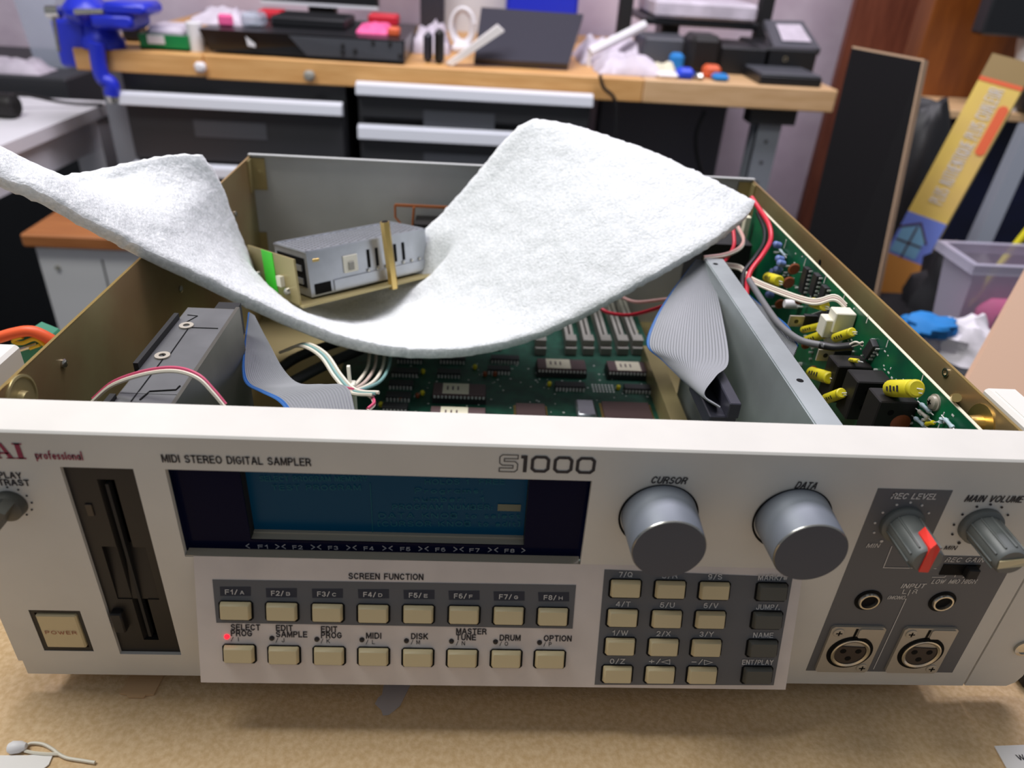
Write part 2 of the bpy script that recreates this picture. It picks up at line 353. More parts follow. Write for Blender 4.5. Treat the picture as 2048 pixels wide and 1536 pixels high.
def lettering(body, a, b, cap, mx, material, parent, bold=0.012, shear=0.0, off=0.00025, weight=None):
    """body written from world point a to b (baseline) in the frame mx (columns: right, up, out)"""
    a = Vector(a); b = Vector(b); wd = (b - a).length
    out = Vector((mx[0][2], mx[1][2], mx[2][2])); d = (b - a).normalized(); up = out.cross(d)
    wt = cap * (weight if weight else ((.16 if cap > .00265 else .13) + bold * 2.0)); gap = .36
    adv = sum(GL[c][0] for c in body) + gap * (len(body) - 1); wt = min(wt, .24 * wd / max(adv, .3)); sx = (wd - wt) / max(adv, .01); sy = cap - wt
    if len(body) == 1: sx = min(sx, cap * 1.3)
    loc = Matrix(((d.x, up.x, out.x, a.x), (d.y, up.y, out.y, a.y), (d.z, up.z, out.z, a.z), (0, 0, 0, 1)))
    mb = MB(loc); x = 0.0
    for c in body:
        for pl in GL[c][1]:
            pts = [(wt / 2 + (x + px) * sx + shear * py * sy, wt / 2 + py * sy) for px, py in pl]
            if len(pts) > 3 and abs(pl[0][0] - pl[-1][0]) < 1e-6 and abs(pl[0][1] - pl[-1][1]) < 1e-6: mb.stroke(pts[:-1], wt, closed=True, z=off)
            else: mb.stroke(ext(pts, wt * .5), wt, z=off)
        x += GL[c][0] + gap
    return mb.build('lettering', material, parent, recalc=False)
def ext(p, k):
    """square line ends: lengthen the first and last piece by half the stroke"""
    q = [Vector(v) for v in p]; d0 = (q[0] - q[1]).normalized() * k; d1 = (q[-1] - q[-2]).normalized() * k
    q[0] = q[0] + d0; q[-1] = q[-1] + d1; return [(v.x, v.y) for v in q]
def plate(x0, x1, z0, z1, holes, y0, y1, m=0):
    """upright plate with rectangular holes; front at y0, back at y1"""
    mb = MB(); X = sorted({x0, x1, *[h[0] for h in holes], *[h[1] for h in holes]}); Z = sorted({z0, z1, *[h[2] for h in holes], *[h[3] for h in holes]})
    inh = lambda x, z: any(h[0] < x < h[1] and h[2] < z < h[3] for h in holes)
    full = [[not inh((X[i] + X[i + 1]) / 2, (Z[j] + Z[j + 1]) / 2) for j in range(len(Z) - 1)] for i in range(len(X) - 1)]
    for i in range(len(X) - 1):
        for j in range(len(Z) - 1):
            if not full[i][j]: continue
            a, b, c, d = X[i], X[i + 1], Z[j], Z[j + 1]
            mb.quad((a, y0, c), (b, y0, c), (b, y0, d), (a, y0, d), m); mb.quad((a, y1, c), (a, y1, d), (b, y1, d), (b, y1, c), m)
            if i == 0 or not full[i - 1][j]: mb.quad((a, y0, c), (a, y0, d), (a, y1, d), (a, y1, c), m)
            if i == len(X) - 2 or not full[i + 1][j]: mb.quad((b, y0, c), (b, y1, c), (b, y1, d), (b, y0, d), m)
            if j == 0 or not full[i][j - 1]: mb.quad((a, y0, c), (a, y1, c), (b, y1, c), (b, y0, c), m)
            if j == len(Z) - 2 or not full[i][j + 1]: mb.quad((a, y0, d), (b, y0, d), (b, y1, d), (a, y1, d), m)
    return mb
def onplane_poly(pxs, fn): return [fn(*q) for q in pxs]
# ================================================================== the setting
BZ = 0.084                                             # top of the rear bench
struct(MB().box(-2.2, 2.4, -1.2, 2.1, -0.90, -0.86).build('floor', 'floor_dark'))
struct(MB().box(-2.2, 2.4, 1.92, 2.0, -0.86, 1.7).build('wall_back', 'wall_plaster'))
# ------------------------------------------------------------------ workbench carrying the sampler
TZ = -0.009
wb = thing('workbench', 'raw brown fibreboard workbench top under the opened sampler', 'workbench', (0.0, -0.1, -0.86))
MB().rbox(-0.335, 0.345, -0.16, 0.385, TZ - 0.022, TZ, 0.001).build('bench_top', 'mdf', wb)
for sx in (-0.30, 0.31):
    for sy in (-0.13, 0.33): MB().box(sx - .02, sx + .02, sy - .02, sy + .02, -0.86, TZ - 0.022).build('leg', 'leg_grey', wb)
# ------------------------------------------------------------------ sampler: case and front
sam = thing('audio_sampler', 'opened grey rack sampler with screen, key panel and bare circuit boards', 'sampler', (0, 0.18, TZ))
HT = 0.1322
slot = (-0.1722, -0.1460, 0.0139, 0.1166); pwr = (-0.2040, -0.1830, 0.0154, 0.0407); dsp = (-0.1345, 0.0243, 0.0730, 0.1168)
mb = plate(-0.2150, 0.2147, 0.0, HT - 0.0008, [slot, pwr, dsp], 0.0, 0.0022)
mb.box(-0.2172, -0.2150, 0.0005, 0.0022, 0.008, HT - 0.0008)
mb.add([(-.2172, 0, HT - .0008), (.2147, 0, HT - .0008), (.2147, .0008, HT), (-.2172, .0008, HT), (.2147, .0206, HT), (-.2172, .0206, HT),
        (.2147, .0206, HT - .003), (-.2172, .0206, HT - .003)], [(0, 1, 2, 3), (3, 2, 4, 5), (5, 4, 6, 7)])
mb.quad((-.2172, 0, HT - .0008), (-.2172, .0008, HT), (-.2172, .0206, HT), (-.2172, .0206, HT - .003))
FP = mb.build('front_panel', 'panel_paint', sam)
mb = MB()
mb.M = FM
mb.prism([(.2157, 0.0002), (.2360, 0.0002), (.2395, .0030), (.2412, .0075), (.2412, .1322), (.2157, .1322)], -0.0030, 0.0)
mb.M = Matrix()
EAR = mb.build('rack_ear', 'panel_paint', sam)
mb = MB(); mb.lathe((.2330, 0, .0275), (0, -1, 0), [(0, .0045), (.0012, .0045), (.0016, .003), (.0010, .0028), (.0010, 0)], 20)
mb.build('ear_screw', 'chrome', EAR, smooth=True)
# side rails of the rack mount
for sx, x0, x1 in ((1, .2175, .2335), (-1, -.2475, -.2255)):
    mb = MB(); mb.rbox(x0, x1, 0.003, 0.0705 if sx > 0 else 0.079, 0.06, 0.1235, 0.0015)
    mb.box(x0 + .003, x1 - .003, 0.005, 0.066, 0.1233, 0.1238); mb.build('rack_bracket', 'bracket_grey', sam)
# bottom, walls
MB().box(-0.203, 0.200, 0.0022, 0.377, 0.0, 0.0014).build('base_plate', 'gold_zinc_plain', sam)
wl = MB(); wl.box(-0.2042, -0.2030, 0.0206, 0.377, 0.0, HT - .0002)
WLF = wl.build('side_wall', 'gold_zinc', sam, label='gold zinc plated steel side wall with stains')
wr = MB(); wr.box(0.1998, 0.2010, 0.0206, 0.377, 0.0, HT - .0002)
WRT = wr.build('side_wall', 'gold_zinc', sam, label='gold zinc plated steel side wall behind the upright circuit board')
MB().box(-.2043, -.2029, .0206, .3772, HT - .0002, HT + .0001).build('bare_edge', 'gold_edge', WLF)
MB().box(.1997, .2011, .0206, .3772, HT - .0002, HT + .0001).build('bare_edge', 'gold_edge', WRT)
BW = MB().box(-0.2042, 0.2010, 0.377, 0.3785, 0.0, HT + .002).build('back_wall', 'grey_steel', sam)
mb = MB(); mb.box(-.2042, .2010, .3745, .377, HT + .001, HT + .002); mb.build('top_flange', 'grey_steel', BW)
for q in (-0.2030, 0.1998):
    s = 1 if q < 0 else -1
    mb = MB(); mb.box(min(q, q + s * .011), max(q, q + s * .011), .3755, .377, HT - .026, HT - .001)
    mb.box(min(q, q + s * .0012), max(q, q + s * .0012), .366, .377, HT - .026, HT - .001)
    mb.lathe((q + s * .006, .3755, HT - .012), (0, -1, 0), [(0, .002), (.001, .0018), (.0012, 0)], 12); mb.build('corner_tab', 'gold_zinc_plain', BW)
    mb = MB(); mb.box(min(q, q + s * .006), max(q, q + s * .006), .3755, .377, .03, HT - .062); mb.build('corner_tab', 'gold_zinc_plain', BW)
# rivets and bosses on the left wall
rm = MB(); rm.lathe((0, 0, 0), (1, 0, 0), [(-.001, .0022), (.0008, .0022), (.0014, .0015), (.0016, 0)], 14); rme = rm.mesh('rivet', 'chrome', True)
for q in ((470, 428), (360, 578), (126, 727), (437, 560)): place('rivet', rme, WLF, Matrix.Translation(at(*q, x=-.2030)))
bo = MB(); c = at(42, 800, x=-.2030)
bo.lathe(c, (1, 0, 0), [(0, .0105), (.0008, .0105), (.001, .0095), (.0004, .009), (.0004, .004), (.003, .0036), (.003, 0)], 28); bo.build('screw_boss', 'gold_zinc_plain', WLF, smooth=True)
c = at(1893, 745, x=.1998); bo = MB(); bo.ring(c, (-1, 0, 0), .0013, .0022, .0008); bo.build('rivet', 'chrome', WRT)
c = at(1962, 848, x=.1998); bo = MB(); bo.lathe(c, (-1, 0, 0), [(0, .009), (.0008, .009), (.0008, .004), (.006, .0036), (.006, 0)], 24); bo.build('screw_boss', 'gold_edge', WRT, smooth=True)
bo = MB(); bo.cyl(at(1905, 797, x=.1998), at(1960, 797, x=.1998) + Vector((-.0105, 0, 0)), .002, n=10); bo.build('standoff', 'gold_edge', WRT, smooth=True)
for u, v in ((1640, 525), ):
    bo = MB(); bo.lathe(at(u, v, x=.1998), (-1, 0, 0), [(0.0002, .002), (.0003, 0)], 12); bo.build('hole', 'hole_black', WRT)
# feet
for x in (-.18, .175):
    for y in (.05, .33): MB().cyl((x, y, TZ), (x, y, 0.0), .010, .011, 20).build('rubber_foot', 'black_matte', sam)

# ------------------------------------------------------------------ power button
PB = thing_part = None
mb = plate(*pwr, [(-.2022, -.1846, .0178, .0389)], 0.0003, 0.006); mb.quad((-.204, .006, .0154), (-.183, .006, .0154), (-.183, .006, .0407), (-.204, .006, .0407))
PB = mb.build('power_switch', 'black_plastic', sam)
cap = MB().rbox(-.2017, -.1851, -.0008, .0055, .0183, .0384, .0006).build('push_button', 'key_beige', PB)
cap['label'] = 'square beige power button'
a = F(87, 1265, -.0008); b = F(159, 1269, -.0008)
lettering('POWER', (-.1998, -.0008, .0272), (-.1868, -.0008, .0272), .0021, FM, 'ink_red', cap, bold=-0.005)
# ------------------------------------------------------------------ floppy drive with bezel
x0, x1, z0, z1 = slot
FD = MB()
xc = F(200, 980).x
ch = (-.1612, -.1548, .0215, .1100)                    # the long channel
rec = (-.1670, -.1500, .0465, .0760)                   # thumb recess
FD = plate(x0, x1, z0, z1, [ch, rec], 0.0016, 0.0045)
FDO = FD.build('floppy_bezel', 'black_plastic', sam, label='black plastic floppy drive bezel with disk slot')
mb = MB(); mb.box(ch[0], ch[1], .0045, .010, ch[2], ch[3]); mb.box(slot[0], slot[1], .0100, .0112, slot[2], slot[3]); mb.build('disk_slot', 'black_matte', FDO)
mb = MB(); mb.quad((rec[0], .0020, rec[2]), (rec[1], .0020, rec[2]), (rec[1], .0044, rec[3]), (rec[0], .0044, rec[3]))
mb.add([(ch[0], .0018, ch[2]), (ch[0] + .0016, .0044, ch[2]), (ch[0] + .0016, .0044, ch[3]), (ch[0], .0018, ch[3])], [(0, 1, 2, 3)])
mb.build('thumb_recess', 'black_plastic', FDO)
mb = MB(); mb.box(-.1585, -.1573, .0012, .0040, .024, .108); mb.build('slot_flap', 'black_matte', FDO)
c = F(180, 1019, .0016); mb = MB(); mb.rbox(c.x - .0013, c.x + .0013, .0010, .0020, c.z - .003, c.z + .003, .0002); mb.build('drive_led', 'led_off', FDO)
c = F(241, 1237, .0016); mb = MB(); mb.rbox(c.x - .0024, c.x + .0024, -.0015, .0020, c.z - .0058, c.z + .0058, .0006); mb.build('eject_button', 'black_plastic', FDO, smooth=True)
# ------------------------------------------------------------------ display
DY = 0.0044
lc = (F(480, 950, DY).x, F(1060, 950, DY).x, F(700, 1084, DY).z, 0.1185)
mb = plate(dsp[0] - .001, dsp[1] + .001, dsp[2] - .001, dsp[3] + .003, [lc], DY, DY + .0006)
DW = mb.build('display_window', 'window_navy', sam)
mb = MB(); mb.box(dsp[0] + .0002, dsp[1] - .0002, 0.0002, DY, dsp[2] + .00005, dsp[2] + .0006); mb.build('window_ledge', 'lcd_rim', DW)
mb = MB(); mb.box(lc[0], lc[1], .0101, .0112, lc[2] - .004, lc[3] + .003); LC = mb.build('screen', 'lcd_blue', DW, label='dim blue liquid crystal screen')
mb = MB(); mb.box(lc[0], lc[1], DY + .0006, .0100, lc[2] - .0012, lc[2]); mb.box(lc[0], lc[1], .0085, .0100, lc[2], lc[2] + .0006); mb.box(lc[0] - .0015, lc[0], DY + .0006, .0112, lc[2] - .004, lc[3] + .003, 1); mb.box(lc[1], lc[1] + .0015, DY + .0006, .0112, lc[2] - .004, lc[3] + .003, 1); mb.box(lc[0] - .0015, lc[1] + .0015, DY + .0006, .0112, lc[3] + .003, lc[3] + .004, 1); mb.build('screen_frame', ['lcd_rim', 'black_matte'], DW)
def L(u, v): return at(u, v, y=.0099)
def lcdline(s, u0, u1, v, cap=.0026): lettering(s, L(u0, v), L(u1, v), cap, FM, 'lcd_text', LC, bold=0.0)
lcdline('SELECT PROGRAM MEMORY', 520, 735, 962); lcdline('TEST PROGRAM', 545, 722, 980)
lcdline('HOLDS 1  FREE', 850, 1010, 968); lcdline('Programs:', 830, 965, 986); lcdline('number:  1', 828, 968, 1003)
lcdline('PROGRAM NUMBER:', 785, 985, 1019); lcdline('DATA KNOB to select', 758, 1040, 1036); lcdline('[CURSOR KNOB to edit]', 756, 1040, 1052)
mb = MB(); p0 = L(995, 1021); p1 = L(1042, 1009); mb.box(p0.x, p1.x, .0097, .0099, p0.z, p1.z); mb.build('cursor_block', 'lcd_block', LC)
mb = MB(); p0 = L(745, 1065); p1 = L(747, 966); mb.box(p0.x, p0.x + .0003, .0097, .0099, p0.z, p1.z); mb.build('divider_line', 'lcd_text', LC)
for i, u in enumerate((527, 596, 667, 738, 811, 881, 949, 1019)):
    v = 1096.5 + i * 1.15
    lettering('F%d' % (i + 1), F(u - 10, v, DY), F(u + 10, v, DY), .0021, FM, 'ink_grey', DW)
def chev(u, v, s):
    c = F(u, v - 4, DY - .0002); mb = MB(FM)
    mb.stroke([(c.x + s * .0008, c.z + .0012), (c.x - s * .0006, c.z), (c.x + s * .0008, c.z - .0012)], .00035, z=-(DY - .0002)); mb.build('lettering', 'ink_grey', DW, recalc=False)
for i, u in enumerate((495, 561, 632, 703, 775, 847, 917, 986, 1047)):
    v = 1096 + i * 1.1
    if i == 0: chev(u, v, 1)
    elif i == 8: chev(u, v, -1)
    else: chev(u - 6, v, -1); chev(u + 6, v, 1)
# ------------------------------------------------------------------ print on the front
def FT(s, u0, v0, u1, v1, cap, m='ink_dark', bold=0.012, shear=0.0, par=None): return lettering(s, F(u0, v0), F(u1, v1), cap, FM, m, par or FP, bold, shear)
FT('MIDI STEREO DIGITAL SAMPLER', 325, 924, 623, 932, .0036, bold=0.02)
FT('DISPLAY', -30, 955, 46, 957, .0030); FT('CONTRAST', -42, 969.5, 62, 971.5, .0030)
FT('CURSOR', 1300, 966, 1371, 968, .0034, shear=.25, bold=.02); FT('DATA', 1588, 976, 1630, 978, .0034, shear=.25, bold=.02)
FT('MAIN VOLUME', 1927, 1003, 2042, 1005, .0034, shear=.2, bold=.02); FT('MIN', 1886, 1099, 1910, 1099.5, .0023, shear=.2)
# AI (serif) and the wordmark
def poly_mark(polys, m, par=FP):
    mb = MB(FM)
    for P in polys: mb.add([(x, z, .00025) for x, z in P], [tuple(range(len(P)))])
    return mb.build('lettering', m, par, recalc=False)
def serif_A(x, z, h):
    s = h
    return [[(x + .30 * s, z), (x + .5 * s, z + s), (x + .40 * s, z + s), (x + .08 * s, z)], [(x + .42 * s, z + s), (x + .60 * s, z + s), (x + .98 * s, z), (x + .74 * s, z)],
            [(x + .22 * s, z + .30 * s), (x + .80 * s, z + .30 * s), (x + .80 * s, z + .40 * s), (x + .22 * s, z + .40 * s)],
            [(x - .04 * s, z), (x + .40 * s, z), (x + .40 * s, z + .07 * s), (x - .04 * s, z + .07 * s)], [(x + .62 * s, z), (x + 1.08 * s, z), (x + 1.08 * s, z + .07 * s), (x + .62 * s, z + .07 * s)]]
def serif_I(x, z, h):
    s = h
    return [[(x + .12 * s, z), (x + .38 * s, z), (x + .38 * s, z + s), (x + .12 * s, z + s)], [(x, z), (x + .5 * s, z), (x + .5 * s, z + .08 * s), (x, z + .08 * s)], [(x, z + .92 * s), (x + .5 * s, z + .92 * s), (x + .5 * s, z + s), (x, z + s)]]
def serif_K(x, z, h):
    s = h
    return serif_I(x, z, h) + [[(x + .36 * s, z + .45 * s), (x + .75 * s, z + s), (x + .62 * s, z + s), (x + .30 * s, z + .5 * s)], [(x + .40 * s, z + .56 * s), (x + .62 * s, z + .62 * s), (x + .95 * s, z), (x + .68 * s, z)]]
zb = F(30, 917).z; hA = .0070; xI = F(34, 917).x
poly_mark(serif_I(xI, zb, hA) + serif_A(xI - .0078, zb, hA) + serif_K(xI - .0154, zb, hA) + serif_A(xI - .0232, zb, hA), 'ink_maroon')
FT('professional', 73, 917.5, 168, 920, .0040, 'ink_maroon', bold=-0.02)
# model name: outlined S and rounded square figures
zs = F(1090, 945).z; hS = .0078
def rr(x0, x1, z0, z1, r): return [(x0 + r, z0), (x1 - r, z0), (x1, z0 + r), (x1, z1 - r), (x1 - r, z1), (x0 + r, z1), (x0, z1 - r), (x0, z0 + r)]
mb = MB(FM)
xs0 = F(998, 945).x; xs1 = F(1034, 945).x; t = .0017; hm = hS / 2
outS = [(xs1, hS), (xs0 + .001, hS), (xs0, hS - .001), (xs0, hm + .0001), (xs0 + .001, hm - .0009), (xs1 - t, hm - .0009), (xs1 - t, t), (xs0, t), (xs0, 0), (xs1 - .001, 0), (xs1, .001), (xs1, hm - .0001), (xs1 - .001, hm + .0009), (xs0 + t, hm + .0009), (xs0 + t, hS - t), (xs1, hS - t)]
mb.stroke([(x, z + zs) for x, z in outS], .00035, closed=True, z=.00025); mb.build('lettering', 'ink_grey', FP, recalc=False).data.materials[0] = M['ink_dark']
mb = MB(FM); xa = F(1043, 945).x; xb = F(1051, 945).x
mb.stroke([(xa - .0006, zs + hS - .0007), (xb - .0004, zs + hS - .0007), (xb - .0004, zs)], .0014, z=.00025)
for u0, u1 in ((1060, 1098), (1105, 1144), (1150, 1189)):
    a = F(u0, 945).x; b = F(u1, 945).x
    mb.stroke(rr(a + .0006, b - .0006, zs + .0006, zs + hS - .0006, .0012), .0012, closed=True, z=.00025)
mb.build('lettering', 'ink_dark', FP, recalc=False)
# ------------------------------------------------------------------ input field at the right
mb = MB(FM); mb.prism([(.1360, .0095), (.2060, .0095), (.2060, .0828), (.1700, .0828), (.1660, .0828), (.1660, .1171), (.1360, .1171)], 0, .00018)
FLD = mb.build('input_field', 'dark_field', sam)
def FL(s, u0, v0, u1, v1, cap, sh=.2): return lettering(s, F(u0, v0), F(u1, v1), cap, FM, 'ink_light', FLD, .002, sh, off=.0004)
FL('REC LEVEL', 1780, 996.5, 1870, 998, .0030); FL('MIN', 1731, 1094, 1756, 1094, .0023); FL('REC GAIN', 1888, 1122.5, 1965, 1123.5, .0026)
FL('LOW', 1861, 1166, 1886, 1166, .0026); FL('MID', 1895, 1166, 1915, 1166, .0026); FL('HIGH', 1921, 1166, 1949, 1166, .0026)
FL('INPUT', 1800, 1175, 1847, 1175, .0027); FL('L', 1803, 1186, 1811, 1186, .0026, 0); FL('R', 1823, 1186, 1832, 1186, .0026, 0); FL('(MONO)', 1773, 1197, 1811, 1197.5, .0022)
mb = MB(FM)
def ln(q, wd=.00035):
    P = [F(*k) for k in q]; mb.stroke([(p.x, p.z) for p in P], wd, z=.0004)
ln([(1783, 1091), (1766, 1134), (1872, 1136)]); ln([(1820, 1178), (1746, 1337)]); ln([(1863, 1153), (1888, 1153), (1891, 1150)]); ln([(1908, 1153), (1910, 1149)]); ln([(1924, 1153), (1951, 1155)])
mb.build('printed_line', 'ink_light', FLD, recalc=False)
# slide switch
mb = MB(); c0 = F(1883, 1146); c1 = F(1953, 1128)
mb.box(.1765, .1925, -.0005, -.0003, .0722, .0782); SW = mb.build('slide_switch', 'hole_black', FLD)
c = F(1936, 1136); MB().rbox(.1862, .1912, -.0035, -.0003, .0725, .0779, .0004).build('slider', 'black_matte', FLD)
# dots round the small knobs
for cx, m_, ms in ((.1510, 'ink_light', FLD), (.1837, 'ink_dark', FP)):
    for i, deg in enumerate((242, 208, 180, 150, 118, 90, 62, 32)):
        mb = MB(FM); t = math.radians(deg); rr_ = .0109; r = .0007 if i == 0 else .0005
        mb.prism([(cx + rr_ * math.cos(t) + r * math.cos(k * .785), .0998 + rr_ * math.sin(t) + r * math.sin(k * .785)) for k in range(8)], .0002, .0005); mb.build('scale_dot', m_, ms)
for i, q in enumerate(((15, 974), (37, 979), (54, 991), (64, 1005), (64, 1019), (54, 1029))):
    c = F(*q); mb = MB(FM); mb.prism([(c.x + .0004 * math.cos(k * .785), c.z + .0004 * math.sin(k * .785)) for k in range(8)], .0001, .0003); mb.build('scale_dot', 'ink_dark', FP)
# ------------------------------------------------------------------ knobs
for cx in (.0523, .1060):
    cz = .1005
    k = MB(); k.lathe((cx, 0, cz), (0, -1, 0), [(.0004, .0158), (.0006, .0158), (.0006, .0152), (.0003, .0150)], 48)
    hole = k.build('knob_hole', 'hole_black', sam)
    k = MB(); k.lathe((cx, 0, cz + .0008), (0, -1, 0), [(-.001, .0148), (.002, .0147), (.0196, .0140), (.0202, .0136), (.0202, 0)], 56, ms=[0, 0, 1, 2])
    o = k.build('dial_knob', ['knob_grey', 'chrome', 'knob_face'], sam, smooth=True, label='large grey dial knob')
def small_knob(cx, cz, ang, mp, nm):
    k = MB(); k.lathe((cx, 0, cz), (0, -1, 0), [(.0002, .0088), (.0022, .0086), (.003, .0074), (.003, .0064)], 36)
    n = 36; prof = []
    k.lathe((cx, 0, cz), (0, -1, 0), [(.003, .0068), (.0200, .0062), (.0212, .0054), (.0212, 0)], n)
    for i in range(9):                                   # grip ribs
        t = math.radians(ang + 40 + i * 35)
        c = Vector((cx + .0066 * math.cos(t), 0, cz + .0066 * math.sin(t))); k.cyl(c + Vector((0, -.003, 0)), c + Vector((0, -.0195, 0)) * 1.0, .0006, .0004, 6)
    o = k.build('rotary_knob', 'knob_small', sam, smooth=True, label=nm)
    t = math.radians(ang); dx = Vector((math.cos(t), 0, math.sin(t))); sx = Vector((-math.sin(t), 0, math.cos(t))); c = Vector((cx, 0, cz))
    P = []
    for yy in (-.0128, -.0218):
        wv = .0019
        P.append([c + sx * wv - dx * (.0052 if yy < -.02 else -.0045) + Vector((0, yy, 0)), c - sx * wv - dx * (.0052 if yy < -.02 else -.0045) + Vector((0, yy, 0)),
                  c - sx * wv + dx * .0066 + Vector((0, yy, 0)), c + dx * (.0092 if yy > -.02 else .0088) + Vector((0, yy + .0005, 0)), c + sx * wv + dx * .0066 + Vector((0, yy, 0))])
    p = MB(); p.add(P[0] + P[1], [(0, 1, 2, 3, 4), (5, 6, 7, 8, 9)] + [(i, (i + 1) % 5, 5 + (i + 1) % 5, 5 + i) for i in range(5)]); p.build('pointer', mp, o)
small_knob(.1510, .0998, 88, 'knob_red', 'grey rotary knob with red pointer'); small_knob(.1837, .0998, 10, 'knob_cream', 'grey rotary knob with cream pointer')
c = F(22, 1006); cx, cz = c.x + .0002, c.z
k = MB(); k.lathe((cx, 0, cz), (0, -1, 0), [(0.0002, .0060), (.004, .0056), (.0045, .0048), (.0045, 0)], 32)
t = math.radians(60); dx = Vector((math.cos(t), 0, math.sin(t))); sx = Vector((-math.sin(t), 0, math.cos(t))); c = Vector((cx, 0, cz))
pb = [c - dx * .0056 - sx * .0019, c + dx * .0056 - sx * .0019, c + dx * .0056 + sx * .0019, c - dx * .0056 + sx * .0019]
k.hexa([p + Vector((0, -.004, 0)) for p in pb] + [p + Vector((0, -.011, 0)) for p in pb]); k.build('contrast_knob', 'key_grey', sam, smooth=True)
# ------------------------------------------------------------------ jacks and three pin sockets
for cx in (.1509, .1838):
    cz = .0563; k = MB(); k.lathe((cx, 0, cz), (0, -1, 0), [(.0003, .0059), (.0006, .0059), (.0006, .0046)], 36)
    J = k.build('jack_socket', 'hole_black', sam)
    k = MB(); k.lathe((cx, 0, cz), (0, -1, 0), [(.0003, .0047), (.0012, .0047), (.0018, .0043), (.0018, .0036), (.0005, .0033)], 36); k.build('jack_ring', 'chrome', J, smooth=True)
    k = MB(); k.lathe((cx, 0, cz), (0, -1, 0), [(.0006, .0036), (.0006, 0)], 24); k.build('jack_hole', 'hole_black', J)
for cx in (.1518, .1849):
    x0, x1, z0, z1 = cx - .0123, cx + .0123, .0102, .0404
    k = MB(FM); k.prism(rr(x0, x1, z0, z1, .0013), .0002, .0014); X = k.build('pin_socket', 'nickel', sam, label='three pin microphone socket with metal flange')
    cz = (z0 + z1) / 2 - .0012
    k = MB(); k.lathe((cx, 0, cz), (0, -1, 0), [(.00145, .0104), (.0016, .0104), (.0016, .0088)], 40); k.build('socket_gap', 'hole_black', X)
    k = MB(); k.lathe((cx, 0, cz), (0, -1, 0), [(.0014, .0089), (.0024, .0088), (.0026, .0082), (.0022, .0072), (.0012, .0070)], 40); k.build('socket_ring', 'chrome', X, smooth=True)
    k = MB(FM); pts = [(cx + .0070 * math.cos(math.radians(a)), cz + .0070 * math.sin(math.radians(a))) for a in range(-217, 38, 8)]; k.prism(pts, .0010, .0019); k.build('pin_insert', 'xlr_insert', X)
    k = MB()
    for dx, dz in ((-.0035, .0012), (.0035, .0012), (0, -.0036)): k.lathe((cx + dx, 0, cz + dz), (0, -1, 0), [(.0019, .0014), (.00205, .0014), (.00205, 0)], 14)
    k.build('pin_hole', 'hole_black', X)
    k = MB(FM); k.prism([(cx - .0016, cz + .0095), (cx - .0006, cz + .0098), (cx - .0004, z1 - .001), (cx - .0014, z1 - .001)], .0013, .0016); k.build('latch_slit', 'hole_black', X)
    k = MB(FM); k.prism(rr(cx + .0000, x1 - .001, z1 - .0062, z1 - .0006, .0008), .0013, .0021); k.build('latch_tab', 'nickel', X)
    for dx, dz in ((x0 + .0036, z1 - .0036), (x1 - .0036, z0 + .0036)):
        k = MB(); k.lathe((dx, 0, dz), (0, -1, 0), [(.0014, .0026), (.0018, .0025), (.0020, .0018), (.0020, 0)], 18)
        k.box(dx - .0014, dx + .0014, -.0021, -.0019, dz - .0003, dz + .0003, 1); k.box(dx - .0003, dx + .0003, -.0021, -.0019, dz - .0014, dz + .0014, 1); k.build('screw', ['nickel', 'hole_black'], X, smooth=True)
# ------------------------------------------------------------------ sloped key panel
kx0, kx1 = -.1312, .1180
tl = (K0 - K1).length
mb = MB()
P = [(kx0, K0.y, K0.z), (kx0, K1.y, K1.z), (kx0, K1.y + .0012, K1.z - .0010), (kx0, 0.0, K1.z + .012)]
mb.add([(kx0, a[1], a[2]) for a in P] + [(kx1, a[1], a[2]) for a in P], [(0, 1, 2, 3), (4, 7, 6, 5), (0, 4, 5, 1), (1, 5, 6, 2), (2, 6, 7, 3), (3, 7, 4, 0)])
KP = mb.build('key_panel', 'key_panel_paint', sam, label='sloped pale panel carrying the keys')
Kinv = KM.to_3x3().inverted()
def kl(u, v):
    p = Kinv @ (K(u, v) - K1); return (p.x, p.y)
KF = Matrix.Translation(K1) @ KM
def kfield(q, m, h=.0002, nm='dark_field'):
    mb = MB(KF); mb.prism([kl(*k) for k in q], 0.00002, h); return mb.build(nm, m, KP)
kfield(((433, 1245), (1145, 1257), (1152, 1170), (425, 1159)), 'dark_field'); kfield(((1189, 1369), (1547, 1370), (1585, 1155), (1209, 1139)), 'dark_field')
for u, v in ((471, 1182), (563, 1185), (655, 1186), (747, 1187), (838, 1188.5), (928, 1190), (1018, 1191.6), (1107, 1193)):
    kfield(((u - 30, v + 9), (u + 31, v + 9), (u + 31, v - 9), (u - 31, v - 9)), 'label_navy', .0003, 'label_strip')
def KT(s, u0, v0, u1, v1, cap, m='ink_dark', bold=.01, off=.0005): return lettering(s, K(u0, v0), K(u1, v1), cap, KM, m, KP, bold, 0, off)
KT('SCREEN FUNCTION', 697, 1158, 847, 1160, .0028, off=.0002)
for i, (u, v) in enumerate(((471, 1187.5), (563, 1190), (655, 1191.5), (747, 1192.5), (838, 1194), (928, 1195.5), (1018, 1197), (1107, 1198.5))):
    KT('F%d/' % (i + 1), u - 20, v, u + 5, v + .4, .0022, 'ink_light', .012); KT('ABCDEFGH'[i], u + 10, v, u + 18, v, .0016, 'ink_light', .02)
